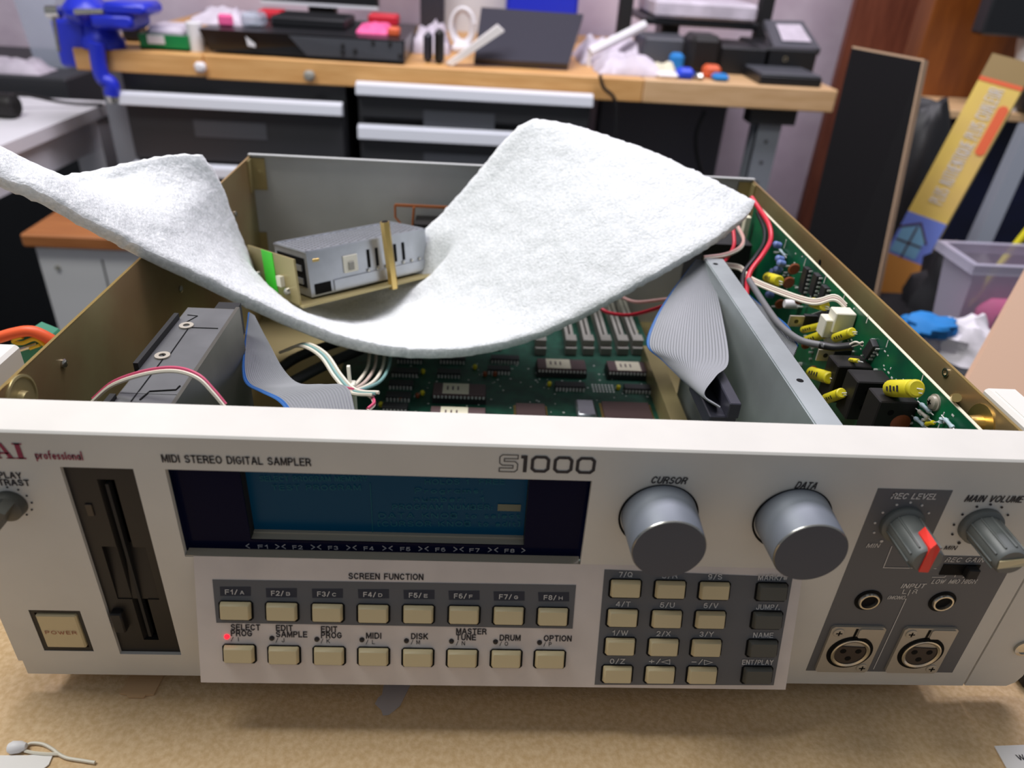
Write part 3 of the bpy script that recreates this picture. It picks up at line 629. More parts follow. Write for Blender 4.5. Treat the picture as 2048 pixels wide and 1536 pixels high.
for it in ((462, ('SELECT', 1260, 521), ('PROG', 1272, 505), ('/ I', 1282, 478)), (552, ('EDIT', 1261.5, 586), ('SAMPLE', 1274, 615), ('/ J', 1284, 569)),
           (642, ('EDIT', 1264, 675), ('PROG', 1276, 684), ('/ K', 1285.5, 660)), (732, ('MIDI', 1277, 763), ('/ L', 1287.5, 750)), (822, ('DISK', 1278, 856), ('/ M', 1288, 840)),
           (912, ('MASTER', 1268, 973), ('TUNE', 1280, 952), ('/ N', 1290, 930)), (999, ('DRUM', 1281, 1041), ('/ O', 1291, 1016)), (1087, ('OPTION', 1282, 1143), ('/ P', 1292, 1103))):
    for s, v, ur in it[1:]: KT(s, it[0], v, ur, v + (ur - it[0]) * .012, .0019 if s[0] == '/' else .0028, off=.0002, bold=0.0 if s[0] == '/' else .01)
for s, u0, v, u1 in (('7/Q', 1237, 1153, 1264), ('8/R', 1323, 1155.5, 1354), ('9/S', 1415, 1157.5, 1443), ('4/T', 1231, 1212, 1260), ('5/U', 1319, 1214, 1348), ('6/V', 1406, 1215, 1435),
                     ('1/W', 1224, 1269.5, 1255), ('2/X', 1312, 1271, 1340), ('3/Y', 1398, 1272, 1426), ('0/Z', 1219, 1326, 1249), ('MARK/#', 1515, 1159.5, 1573), ('JUMP/.', 1511, 1218, 1558), ('NAME', 1505, 1274, 1545), ('ENT/PLAY', 1483, 1328, 1545),
                     ('+/', 1297, 1326, 1320), ('-/', 1382, 1327, 1404)):
    KT(s, u0, v, u1, v + .3, .0024, 'ink_light', .008)
for q in (((1339, 1318), (1339, 1327), (1323, 1322.5)), ((1408, 1319), (1408, 1328), (1424, 1323.5))):
    mb = MB(KF); mb.stroke([kl(*k) for k in q], .0003, closed=True, z=.0005); mb.build('lettering', 'ink_light', KP, recalc=False)
# keys
def key_mesh(nm, m):
    b = MB(); c = .0004                                  # tapered cap with a soft rim
    rings = [(.0002, .0062, -.0036, .0041), (.0025, .0058, -.0030, .0037), (.0030, .0054, -.0027, .0033)]
    vs = [(x, y, h) for h, wx, ya, yb in rings for x, y in rr(-wx, wx, ya, yb, c)]
    b.add(vs, [(k * 8 + i, k * 8 + (i + 1) % 8, k * 8 + 8 + (i + 1) % 8, k * 8 + 8 + i) for k in range(2) for i in range(8)] + [tuple(range(16, 24))])
    return b.mesh(nm, m, True)
hm = MB(); hm.prism(rr(-.0069, .0069, -.0044, .0044, .0010), .0002, .0006); hme = hm.mesh('key_hole', 'hole_black')
kb = key_mesh('key_beige', 'key_beige'); kg = key_mesh('key_grey', 'key_grey')
beige = [(473, 1220), (565, 1222), (656, 1224), (747, 1226), (837, 1227), (928, 1228.5), (1017, 1230), (1105, 1232), (480, 1306), (569, 1308.5), (659, 1310), (747.5, 1311.5), (836, 1313.6), (924.5, 1315), (1012, 1316), (1099, 1317),
         (1250, 1176), (1338.8, 1178), (1427, 1180.4), (1244, 1234.4), (1332, 1236.8), (1418.7, 1238), (1239, 1291.3), (1325.5, 1292.7), (1410.7, 1294), (1233.5, 1346.5), (1318.6, 1347.5), (1402.5, 1348.3)]
grey = [(1541.7, 1182.6), (1532, 1239), (1522.7, 1295), (1512.7, 1348.5)]
R4 = KM.copy()
for lst, me in ((beige, kb), (grey, kg)):
    for u, v in lst:
        p = K(u, v); place('key_hole', hme, KP, Matrix.Translation(p) @ R4); place('key', me, KP, Matrix.Translation(p) @ R4)
lm = MB(); lm.lathe((0, 0, 0), (0, 0, 1), [(.0001, .0011), (.0006, .0010), (.0009, .0006), (.001, 0)], 14); lo = lm.mesh('led', 'led_off', True); lr = lm.mesh('led', 'led_red', True)
for i, q in enumerate(((454, 1273), (544, 1276), (634, 1278), (724, 1279), (813, 1281), (903, 1282), (991, 1283), (1079, 1284.5))):
    o = place('led', lr if i == 0 else lo, KP, Matrix.Translation(K(*q)) @ R4)
    if i == 0: o['label'] = 'lit red indicator'
# ================================================================== inside the sampler
# ------------------------------------------------------------------ floppy drive unit standing behind its bezel
D0, D1, DZ = -.1722, -.1455, .1166
y0d, y1d = .0045, .136
mb = MB(); mb.box(D0, D1, y0d, y1d, .014, DZ); DRV = mb.build('floppy_drive', 'drive_side', sam)
mb = MB(); mb.box(D0 + .001, D1 - .0016, .03, y1d - .002, DZ, DZ + .0008); mb.box(D0 + .001, D1 - .0016, .05, .051, DZ + .0008, DZ + .0010); DT = mb.build('drive_cover', 'drive_metal', DRV)
mb = MB(); mb.box(D1 - .0018, D1, .03, y1d, DZ, DZ + .0013); mb.build('cover_rim', 'drive_side', DRV)
mb = MB(); mb.box(D0 - .0010, D0 + .0012, .070, .121, DZ - .006, DZ + .004); mb.box(D0 - .001, D0 + .0015, .034, .046, DZ - .004, DZ + .003); mb.build('side_rail', 'black_matte', DRV)
for u, v in ((325, 712), (373, 652)):
    c = at(u, v, z=DZ + .0010); mb = MB(); mb.ring((c.x, c.y, DZ + .0008), (0, 0, 1), .0016, .0034, .0008); mb.build('screw_eye', 'nickel', DRV, smooth=True)
mb = MB()
def dl(q, r=.0003):
    P = [at(*k, z=DZ + .0009) for k in q]; mb.tube(P, r, 4, smooth=False)
dl([(262, 803), (330, 713), (320, 706)]); dl([(335, 716), (378, 655)]); dl([(370, 646), (395, 632), (375, 630)]); dl([(375, 655), (436, 657)]); dl([(280, 800), (300, 783), (352, 780), (360, 772)], .0005)
mb.build('cover_groove', 'hole_black', DRV)
mb = MB(); mb.box(D0 + .012, D1 - .003, y1d - .001, y1d + .012, DZ - .02, DZ - .002); mb.build('rear_connector', 'black_matte', DRV)
# ------------------------------------------------------------------ main circuit board
BZ0 = .0150
mb = MB(); mb.box(-.118, .119, .030, .366, BZ0 - .0016, BZ0); PCB = mb.build('main_board', 'pcb_green', sam)
mb = MB(); mb.box(-.140, -.0775, .06, .36, .006, .0075); PSB = mb.build('floor_plate', 'gold_zinc_plain', sam)
def chip(c, lx, ly, h, npin, m, par=PCB, lab=None, sock=False, notch=True):
    """dual in line package, long side along x; c = centre on board"""
    mb = MB(); z0 = BZ0 + (.004 if sock else .0008)
    mb.rbox(c.x - lx / 2, c.x + lx / 2, c.y - ly / 2, c.y + ly / 2, z0, z0 + h, .0003, 0)
    pt = lx / npin
    for i in range(npin):
        x = c.x - lx / 2 + pt * (i + .5)
        for s in (-1, 1):
            yy = c.y + s * (ly / 2)
            mb.box(x - .0007, x + .0007, min(yy, yy + s * .0008), max(yy, yy + s * .0008), BZ0 + (.0035 if sock else 0), z0 + h * .55, 1)
    if sock: mb.box(c.x - lx / 2 - .0005, c.x + lx / 2 + .0005, c.y - ly / 2 - .001, c.y + ly / 2 + .001, BZ0, BZ0 + .0040, 2)
    if lab:
        a, b = lab; mb.box(c.x - lx / 2 + lx * a, c.x - lx / 2 + lx * b, c.y - ly / 2 + .0004, c.y + ly / 2 - .0004, z0 + h, z0 + h + .0001, 3)
        for k in range(3): mb.box(c.x - lx / 2 + lx * (a + .08 + k * .1), c.x - lx / 2 + lx * (a + .11 + k * .1), c.y - .002, c.y + .003, z0 + h + .0001, z0 + h + .00015, 0)
    return mb.build('memory_chip' if lab else 'chip', [m, 'tin', 'chip_black', 'chip_label'], par)
def ctr(u, v, z): return at(u, v, z=z)
for u, v in ((1123, 728), (1263, 733), (919, 778)):
    chip(ctr(u, v, BZ0 + .007), .036, .0145, .0032, 14, 'chip_brown', lab=(.18, .68), sock=True)
chip(ctr(916, 826, BZ0 + .007), .036, .0145, .0032, 14, 'chip_brown', lab=(.18, .68), sock=True)
for u, v, n in ((810, 742, 8), (898, 744, 7), (802, 766, 7), (797, 790, 7), (790, 812, 7), (998, 737, 7), (1010, 716, 9), (1140, 770, 9), (1278, 775, 9), (905, 716, 8), (820, 715, 8), (890, 690, 8), (980, 690, 8)):
    chip(ctr(u, v, BZ0 + .003), .00254 * n * .95, .0068, .0032, n, 'chip_black')
# big square chips, crystal can, small parts
def qfp(u, v, sx, sy):
    c = ctr(u, v, BZ0 + .003); mb = MB(); mb.rbox(c.x - sx, c.x + sx, c.y - sy, c.y + sy, BZ0 + .0005, BZ0 + .003, .0004)
    n = int(sx * 2 / .0013)
    for i in range(n):
        x = c.x - sx + (i + .5) * 2 * sx / n
        for s in (-1, 1): mb.box(x - .0003, x + .0003, min(c.y + s * sy, c.y + s * (sy + .0015)), max(c.y + s * sy, c.y + s * (sy + .0015)), BZ0, BZ0 + .001, 1)
        y = c.y - sy + (i + .5) * 2 * sy / n
        for s in (-1, 1): mb.box(min(c.x + s * sx, c.x + s * (sx + .0015)), max(c.x + s * sx, c.x + s * (sx + .0015)), y - .0003, y + .0003, BZ0, BZ0 + .001, 1)
    mb.build('processor_chip', ['chip_brown', 'gold_edge'], PCB)
qfp(1255, 822, .0165, .012); qfp(1062, 822, .010, .010)
c = ctr(1172, 815, BZ0 + .006); mb = MB(); mb.rbox(c.x - .0065, c.x + .0065, c.y - .010, c.y + .010, BZ0, BZ0 + .0065, .0012); mb.build('crystal_can', 'bright_steel', PCB, smooth=True)
rs = random.Random(3)
for u, v, m_ in ((1099, 767, 'cap_yellow'), (1237, 774, 'cap_yellow'), (846, 742, 'cap_yellow'), (950, 733, 'cap_yellow'), (1272, 664, 'cap_yellow'), (835, 790, 'cap_brown'), (970, 747, 'cap_brown'), (990, 747, 'cap_brown'), (802, 796, 'cap_brown'), (762, 808, 'cap_yellow'), (845, 785, 'cap_yellow')):
    c = ctr(u, v, BZ0 + .002); mb = MB(); mb.lathe((c.x, c.y, BZ0), (0, 0, 1), [(0, .0012), (.0012, .0017), (.0028, .0016), (.0036, .0008), (.0038, 0)], 10); mb.cyl((c.x - .002, c.y, BZ0), (c.x - .002, c.y, BZ0 + .002), .0003, n=5, m=1); mb.build('capacitor', [m_, 'tin'], PCB, smooth=True)
# solder dots and printed marks
mb = MB()
for i in range(340):
    x = rs.uniform(-.07, .105); y = rs.uniform(.06, .27)
    mb.box(x, x + rs.uniform(.0006, .0016), y, y + rs.uniform(.0006, .0012), BZ0, BZ0 + .00025)
g = ctr(1206, 776, BZ0)
for i in range(7):
    for j in range(4): mb.box(g.x - .008 + i * .0024, g.x - .0067 + i * .0024, g.y - .006 + j * .003, g.y - .0045 + j * .003, BZ0, BZ0 + .0003)
o = mb.build('solder_points', 'silk_white', PCB); o['kind'] = 'stuff'
# memory module sockets
for i, u in enumerate((1082, 1143, 1178, 1213, 1247, 1277)):
    c = ctr(u, 697, BZ0 + .006); mb = MB(); h = .012
    mb.box(c.x - .0042, c.x + .0042, c.y, c.y + .012, BZ0, BZ0 + .006); mb.box(c.x - .0034, c.x - .0010, c.y + .012, c.y + .110, BZ0, BZ0 + .009); mb.box(c.x + .0010, c.x + .0034, c.y + .012, c.y + .110, BZ0, BZ0 + .008)
    mb.box(c.x - .0042, c.x + .0042, c.y + .004, c.y + .014, BZ0 + .006, BZ0 + .011)
    mb.box(c.x - .0010, c.x + .0010, c.y + .012, c.y + .108, BZ0 + .001, BZ0 + .0025, 1); mb.build('memory_socket', ['simm_grey', 'chip_black'], PCB)
# ------------------------------------------------------------------ steel shield plate
SX0, SX1, SZ = .1245, .1367, .1210
mb = MB(); mb.box(SX0, SX0 + .0012, .022, .228, .010, SZ - .0006); mb.box(SX0 + .0006, SX1, .022, .228, SZ - .0012, SZ)
mb.box(SX1 - .0012, SX1, .022, .228, SZ - .008, SZ - .0006); SH = mb.build('shield_plate', 'shield_steel', sam)
for u, v in ((1600, 761), (1431, 528)):
    c = at(u, v, z=SZ); mb = MB(); mb.lathe((c.x, c.y, SZ), (0, 0, 1), [(.0001, .0017), (.00015, 0)], 16); mb.build('hole', 'hole_black', SH)
mb = MB(); c = SX0
for (y0, y1) in ((.03, .16), ): mb.box(SX0 - .0050, SX0 - .0038, y0, y1, .016, .030)
mb.build('foot_flange', 'gold_zinc_plain', SH)
# ------------------------------------------------------------------ ribbon cables
def ribbon(L_, R_, nw, name='ribbon_cable', th=.0006, sub=8, par=sam, blue=0):
    A = spline(L_, sub); B = spline(R_, sub); n = len(A); res = nw * 4
    mb = MB(); vs = []; top = []
    for i in range(n):
        a, b = A[i], B[i]; d = (b - a)
        tg = (A[min(i + 1, n - 1)] - A[max(i - 1, 0)]) + (B[min(i + 1, n - 1)] - B[max(i - 1, 0)])
        nn = d.cross(tg).normalized()
        for k in range(res + 1):
            s = k / res; c = abs(math.sin(math.pi * s * nw)) * th
            top.append(a + d * s + nn * c); vs.append(a + d * s - nn * c)
    W_ = res + 1; fs = []; mi = []
    for i in range(n - 1):
        for k in range(res):
            m_ = 1 if (k < 6 if blue == 0 else k > res - 6) else 0
            fs.append(((i * W_ + k, i * W_ + k + 1, (i + 1) * W_ + k + 1, (i + 1) * W_ + k), m_))
    for f, m_ in fs: pass
    mb.v = [Vector(p) for p in top] + [Vector(p) for p in vs]; off = len(top)
    for f, m_ in fs:
        mb.f.append(list(f)); mb.mi.append(m_); mb.f.append([off + i for i in f][::-1]); mb.mi.append(m_)
    return mb.build(name, ['ribbon_grey', 'ribbon_blue'], par, smooth=True, recalc=False)
Lp = [at(1392, 520, y=.232), at(1345, 580, y=.215), at(1308, 640, y=.200), at(1293, 690, y=.185), at(1325, 722, y=.165), at(1375, 768, y=.135), at(1415, 800, y=.118)]
Rp = [at(1408, 522, y=.228), at(1428, 565, y=.205), at(1446, 640, y=.160), at(1457, 722, y=.118), at(1432, 752, y=.104), at(1408, 790, y=.094), at(1440, 815, y=.090)]
ribbon(Lp, Rp, 28)
# connector at its lower end
c = at(1452, 815, y=.095); mb = MB(); mb.rbox(c.x - .010, c.x + .004, .088, .128, c.z - .010, c.z - .001, .0006); mb.rbox(c.x - .002, c.x + .004, .086, .13, c.z - .001, c.z + .008, .0005); mb.build('ribbon_plug', 'device_dark', sam)
mb = MB(); a = at(1350, 745, z=.02); mb.box(.1060, .1072, .040, a.y + .02, BZ0, BZ0 + .016); mb.box(.1072, .1170, .040, a.y + .02, BZ0 + .0148, BZ0 + .016); mb.build('inner_bracket', 'gold_zinc_plain', sam)
# left ribbon: hanging strip, then folded over flat
Lp = [at(497, 625, y=.165), at(488, 690, y=.140), at(484, 740, y=.120), at(492, 768, y=.108), at(520, 784, y=.102), at(555, 802, y=.092), at(580, 830, y=.080)]
Rp = [at(508, 632, y=.166), at(540, 690, y=.145), at(568, 740, y=.128), at(600, 768, y=.118), at(650, 770, y=.112), at(695, 775, y=.105), at(712, 830, y=.088)]
ribbon(Lp, Rp, 22)
# ------------------------------------------------------------------ loose wires
def wire(name, pts, r, m, par=sam, n=8): return MB().tube(pts, r, n).build(name, m, par, smooth=True)
def duo(name, pts, r, ms, off=(0, .0012, 0)):
    mb = MB()
    for i, m_ in enumerate(ms): mb.tube([Vector(p) + Vector(off) * i for p in pts], r, 6, m=i)
    return mb.build(name, ms, sam, smooth=True)
duo('lamp_wire', [at(185, 803, y=.050), at(225, 770, y=.050), at(290, 748, y=.047), at(350, 742, y=.045), at(395, 756, y=.042), at(425, 785, y=.039), at(450, 815, y=.036)], .0009, ['wire_white', 'wire_stripe'], (0, .0011, .0007))
duo('flat_cable', [at(560, 705, y=.20), at(600, 692, y=.19), at(640, 712, y=.175), at(670, 755, y=.155), at(700, 785, y=.14), at(745, 790, y=.135)], .0011, ['wire_white', 'wire_teal', 'wire_white'], (.0018, .0004, .0006))
for k, (dx, m_) in enumerate(((0, 'wire_white'), (14, 'wire_cream'), (30, 'wire_white'), (42, 'wire_teal'))):
    wire('harness_wire', [at(740 + dx, 700, y=.235), at(735 + dx, 735, y=.205), at(715 + dx, 765, y=.18), at(690 + dx * .4, 785, y=.15)], .0011, m_)
duo('harness_wire', [at(690, 780, y=.14), at(735, 790, y=.14), at(748, 808, y=.13), at(735, 822, y=.12)], .0010, ['wire_white', 'wire_stripe'], (0, .001, .0008))
mb = MB(); a = at(700, 765, y=.16); mb.rbox(a.x - .004, a.x + .003, a.y - .003, a.y + .003, .02, a.z, .0004); b = at(697, 732, y=.165); mb.hexa([a + Vector((-.0010, -.0012, 0)), a + Vector((.0008, -.0012, 0)), a + Vector((.0008, .0012, 0)), a + Vector((-.001, .0012, 0)), b + Vector((-.0010, -.0012, 0)), b + Vector((.0008, -.0012, 0)), b + Vector((.0008, .0012, 0)), b + Vector((-.001, .0012, 0))])
mb.build('cable_tie', 'conn_white', sam)
wire('sleeved_cable', [at(545, 748, y=.19), at(600, 712, y=.215), at(690, 680, y=.25), at(760, 655, y=.28)], .0034, 'wire_black', n=12)
wire('sleeved_cable', [at(570, 772, y=.18), at(640, 735, y=.205), at(720, 700, y=.235), at(800, 668, y=.27)], .0036, 'wire_black', n=12)
wire('supply_wire', [at(1195, 610, y=.31), at(1215, 625, y=.30), at(1260, 630, y=.285), at(1310, 618, y=.27), at(1345, 605, y=.26)], .0014, 'wire_red')
wire('supply_wire', [at(1235, 590, y=.32), at(1270, 604, y=.30), at(1320, 600, y=.28), at(1350, 596, y=.27)], .0013, 'wire_pink')
wire('supply_wire', [at(1503, 395, y=.31), at(1520, 420, y=.295), at(1538, 450, y=.275), at(1541, 480, y=.26), at(1525, 510, y=.24), at(1500, 545, y=.225), at(1494, 580, y=.21), at(1492, 620, y=.19)], .0017, 'wire_red', n=10)
wire('supply_wire', [at(1515, 425, y=.298), at(1529, 460, y=.28), at(1527, 488, y=.265), at(1510, 515, y=.245), at(1488, 545, y=.23), at(1484, 580, y=.21), at(1482, 610, y=.20)], .0015, 'wire_black', n=10)
wire('supply_wire', [at(1466, 455, y=.30), at(1468, 490, y=.285), at(1455, 515, y=.27), at(1442, 530, y=.25)], .0013, 'wire_red')
duo('lamp_wire', [at(1475, 455, y=.31), at(1487, 480, y=.29), at(1480, 498, y=.28), at(1450, 512, y=.265), at(1408, 518, y=.26)], .0011, ['wire_white', 'wire_pink'], (0, .001, .001))
duo('signal_wires', [at(1440, 533, y=.24), at(1480, 540, y=.235), at(1500, 562, y=.22), at(1560, 588, y=.19), at(1625, 608, y=.165), at(1668, 600, y=.16), at(1692, 618, y=.155)], .0008, ['wire_white', 'wire_cream', 'wire_white'], (.0004, .0012, .0009))
wire('shielded_cable', [at(1498, 560, y=.215), at(1530, 610, y=.18), at(1560, 650, y=.15), at(1600, 680, y=.13), at(1650, 692, y=.12)], .0019, 'wire_grey', n=10)
wire('shielded_cable', [at(1640, 690, y=.122), at(1670, 695, y=.117), at(1705, 692, y=.112)], .0022, 'wire_black', n=10)
for k in range(3): wire('signal_wire', [at(1700, 693 - k * 2, y=.112), at(1712, 690 - k * 3, y=.110), at(1726, 684 + k * 4, y=.108)], .0006, ('wire_white', 'wire_black', 'wire_white')[k])
# cream frame parts and dark block at the back right
for u0, u1 in ((1405, 1432), (1478, 1502)):
    a = at(u0, 480, y=.33); b = at(u1, 640, y=.33); mb = MB(); mb.box(a.x, a.x + .004, .325, .331, .02, .118); mb.build('frame_post', 'simm_grey', sam).data.materials[0] = M['chip_label']
mb = MB(); mb.box(.146, .182, .30, .345, .02, .105); mb.build('transformer_block', 'black_matte', sam)
# far left rear: voltage adjuster frame at the back wall
a = at(790, 410, y=.365); mb = MB(); b = at(826, 410, y=.365)
mb.tube([(a.x, .365, a.z), (a.x, .365, a.z - .010), (a.x + .004, .365, a.z - .015), (a.x + .006, .366, a.z - .03)], .0010, 6, smooth=False)
mb.tube([(b.x + .001, .362, a.z), (b.x, .362, a.z - .012), (b.x - .001, .362, a.z - .03)], .0011, 6, smooth=False); mb.box(a.x, b.x + .03, .364, .366, a.z - .001, a.z + .001)
mb.build('terminal_frame', 'copper', sam); mb = MB(); mb.box(b.x + .002, b.x + .03, .350, .372, a.z - .035, a.z - .010); mb.build('mains_filter', 'black_plastic', sam)
# ------------------------------------------------------------------ upright board on the right wall
PX = .1900
mb = MB(); mb.box(PX, PX + .0015, .024, .335, .012, .1262); UB = mb.build('upright_board', 'pcb_bright', sam)
mb = MB(); mb.box(PX - .0001, PX + .0016, .024, .335, .1262, .1265); mb.build('board_edge', 'chip_label', UB)
def V(u, v, dx=0.0): return at(u, v, x=PX - dx)
def ecap(u0, v0, u1, v1, r, dx, m='cap_yellow', nm='capacitor'):
    a = V(u0, v0, dx); b = V(u1, v1, dx); d = (b - a); mb = MB(); Ln = d.length
    mb.lathe(a, d, [(0, 0), (0, r * .85), (Ln * .04, r), (Ln * .80, r), (Ln * .84, r * .88), (Ln * .88, r), (Ln * .97, r), (Ln, r * .8), (Ln, 0)], 16)
    mb.cyl(b, b + d.normalized() * .0025 + Vector((.0015, 0, -.0005)), .0003, n=5, m=1); mb.cyl(b + Vector((0, 0, -r * .5)), b + d.normalized() * .0022 + Vector((.002, 0, -r * .6)), .0003, n=5, m=1)
    dn = d.normalized(); f_ = (CAM_LOC - (a + b) / 2); f_ = (f_ - dn * f_.dot(dn)).normalized(); s_ = dn.cross(f_)
    for k in range(4):                                   # printed value
        c_ = a + d * (.22 + .13 * k) + f_ * (r * 1.03); e1 = dn * (Ln * .035); e2 = s_ * (r * (.35 if k % 2 else .25)); mb.quad(c_ - e1 - e2, c_ + e1 - e2, c_ + e1 + e2, c_ - e1 + e2, 2)
    return mb.build(nm, [m, 'tin', 'ink_dark'], UB, smooth=True)
for q in ((1780, 777, 1834, 777, .0042, .012), (1670, 676, 1705, 664, .0026, .010), (1614, 680, 1648, 668, .0026, .012), (1606, 660, 1640, 652, .0022, .012), (1622, 745, 1660, 756, .0034, .020), (1652, 798, 1684, 786, .0028, .022),
          (1535, 555, 1558, 562, .0036, .016), (1625, 605, 1650, 612, .0030, .012), (1700, 720, 1716, 722, .0012, .010)): ecap(*q)
for u, v, r in ((1588, 538, .0040), (1577, 565, .0042), (1560, 608, .0036), (1600, 600, .0034), (1625, 740, .0030), (1800, 846, .0055), (1612, 690, .003)):
    c = V(u, v, .006); mb = MB(); mb.lathe(c + Vector((0, .0009, 0)), (0, -1, 0), [(0, 0), (.0001, r * .8), (.0009, r), (.0017, r * .8), (.0018, 0)], 18)
    mb.cyl(c + Vector((0, 0, -r * .5)), c + Vector((.006, 0, -r * .5)), .0003, n=5, m=1); mb.build('disc_capacitor', ['cap_brown', 'tin'], UB, smooth=True)
for u, v in ((1560, 518), (1556, 540), (1548, 545), (1540, 590), (1563, 527), (1555, 490)):
    c = V(u, v, .008); mb = MB(); mb.lathe(c, (-1, 0, .2), [(-.003, .001), (-.002, .0022), (.002, .0024), (.003, .0016), (.0034, 0)], 12); mb.build('film_capacitor', 'cap_blue', UB, smooth=True)
for u, v in ((1577, 608), (1660, 677)):
    c = V(u, v, .008); mb = MB(); mb.lathe(c, (-1, 0, 0), [(-.006, .003), (.002, .003), (.0028, .0024), (.0028, 0)], 16); mb.build('film_capacitor', 'plastic_white', UB, smooth=True)
def dipv(u0, v0, u1, v1, wd, m='chip_black'):
    a = V(u0, v0, .003); b = V(u1, v1, .003); d = (b - a); d.x = 0; Ln = d.length; d.normalize(); n_ = Vector((-1, 0, 0)); s = d.cross(n_)
    fr = Matrix(((n_.x, d.x, s.x, a.x), (n_.y, d.y, s.y, a.y), (n_.z, d.z, s.z, a.z), (0, 0, 0, 1))); mb = MB(fr)
    mb.rbox(-.003, .0005, 0, Ln, -wd / 2, wd / 2, .0003); npn = max(3, int(Ln / .00254))
    for i in range(npn):
        y = (i + .5) * Ln / npn
        for k in (-1, 1): mb.box(-.003, -.001, y - .0005, y + .0005, min(k * wd / 2, k * (wd / 2 + .0008)), max(k * wd / 2, k * (wd / 2 + .0008)), 1)
    mb.build('chip', [m, 'tin'], UB)
dipv(1600, 585, 1612, 535, .0064); dipv(1620, 590, 1632, 548, .0064); dipv(1728, 712, 1745, 685, .0060); dipv(1640, 600, 1648, 572, .0064); dipv(1618, 640, 1655, 628, .006)
# transistors with metal tabs
for u, v in ((1592, 642), (1650, 710)):
    c = V(u, v, .016); mb = MB(); mb.box(c.x - .0045, c.x + .0045, c.y - .0006, c.y + .0006, c.z - .0035, c.z + .0035, 0); mb.lathe(c + Vector((0, -.0006, 0)), (0, -1, 0), [(.0001, .0014), (.00015, 0)], 12, m=1)
    mb.box(c.x + .0045, c.x + .014, c.y - .0012, c.y + .002, c.z - .0042, c.z + .0042, 1); mb.build('power_transistor', ['nickel', 'chip_black'], UB)
# square relays
for i, (u, v) in enumerate(((1788, 790), (1742, 752), (1702, 722))):
    c = V(u, v, .010)
    mb = MB(); mb.rbox(PX - .0195, PX - .0005, c.y - .0065, c.y + .0068, c.z - .0230, c.z, .0006)
    for dz in (-.006, -.015): mb.lathe((PX - .0128, c.y - .0065, c.z + dz), (0, -1, 0), [(.0001, .0016), (.00015, 0)], 12, m=1)
    r_ = mb.build('relay', ['black_plastic', 'hole_black'], UB)
    if i == 0:
        RM = Matrix(((0, 0, -1, 0), (-1, 0, 0, 0), (0, 1, 0, 0), (0, 0, 0, 1)))
        lettering('RY-211S', (PX - .0065, c.y - .0066, c.z - .020), (PX - .0065, c.y - .0066, c.z - .009), .0022, FM, 'ink_grey', r_, 0.0); lettering('0711', (PX - .0030, c.y - .0066, c.z - .020), (PX - .0030, c.y - .0066, c.z - .013), .0022, FM, 'ink_grey', r_, 0.0)
# white plug with wires
c = V(1690, 618, .006); mb = MB(); mb.rbox(c.x - .006, c.x + .0055, c.y - .0045, c.y + .0050, c.z - .013, c.z - .001, .0005); mb.rbox(c.x - .010, c.x - .002, c.y - .003, c.y + .006, c.z - .017, c.z - .006, .0005); mb.build('wire_plug', 'conn_white', UB)
# screw, resistors, printed marks
c = V(1871, 805, 0); mb = MB(); mb.lathe(c, (-1, 0, 0), [(0, .0040), (.0008, .0040), (.0008, .0032), (.0022, .0030), (.0030, .0018), (.0030, 0)], 24); mb.box(c.x - .0032, c.x - .0029, c.y - .0014, c.y + .0014, c.z - .0003, c.z + .0003, 1); mb.box(c.x - .0032, c.x - .0029, c.y - .0003, c.y + .0003, c.z - .0014, c.z + .0014, 1); mb.build('board_screw', ['nickel', 'hole_black'], UB, smooth=True)
for u0, v0, u1, v1, m_ in ((1842, 808, 1860, 824, 'resistor'), (1838, 822, 1856, 836, 'conn_white'), (1830, 836, 1850, 852, 'resistor'), (1890, 838, 1906, 856, 'resistor'), (1815, 832, 1822, 815, 'inductor'), (1852, 848, 1868, 845, 'cap_yellow'), (1560, 500, 1570, 512, 'resistor'), (1880, 846, 1884, 836, 'resistor')):
    a = V(u0, v0, .002); b = V(u1, v1, .002); d = b - a; mb = MB(); Ln = d.length
    mb.lathe(a, d, [(0, 0), (0, .0009), (Ln * .15, .0012), (Ln * .3, .0009), (Ln * .7, .0009), (Ln * .85, .0012), (Ln, .0009), (Ln, 0)], 10); mb.cyl(a - d.normalized() * .003, b + d.normalized() * .003, .0003, n=5, m=1); mb.build('resistor', [m_, 'tin'], UB, smooth=True)
mb = MB()
for i in range(90):
    y = rs.uniform(.03, .28); z = .126 - abs(rs.gauss(.012, .008)) - .002
    a = rs.uniform(.0006, .002); mb.box(PX - .0002, PX, y, y + a, z, z + rs.uniform(.0004, .0012))
for u, v in ((1855, 738), (1785, 668), (1745, 620), (1698, 576), (1660, 540), (1620, 505), (1580, 470)):
    a = V(u - 12, v + 27); b = V(u - 7, v + 12); mb.add([a, a + Vector((-.0002, .0006, 0)), b + Vector((-.0002, .0006, 0)), b + Vector((-.0002, 0, 0))], [(0, 1, 2, 3)])
o = mb.build('printed_marks', 'ink_light', UB, recalc=False); o['kind'] = 'stuff'
mb = MB()
rs2 = random.Random(11)
for i in range(60):
    y = rs2.uniform(.05, .27); z = rs2.uniform(.06, .112); h = rs2.uniform(.001, .004)
    mb.cyl((PX - h, y, z), (PX, y, z), .0007, n=6)
o = mb.build('solder_joints', 'tin', UB); o['kind'] = 'stuff'
# side ribbon next to the shield plate
Lp = [at(1500, 590, y=.20), at(1535, 620, y=.175), at(1575, 650, y=.155), at(1597, 690, y=.130)]
Rp = [at(1490, 600, y=.20), at(1505, 630, y=.175), at(1545, 690, y=.140), at(1580, 730, y=.115)]
ribbon(Lp, Rp, 14)
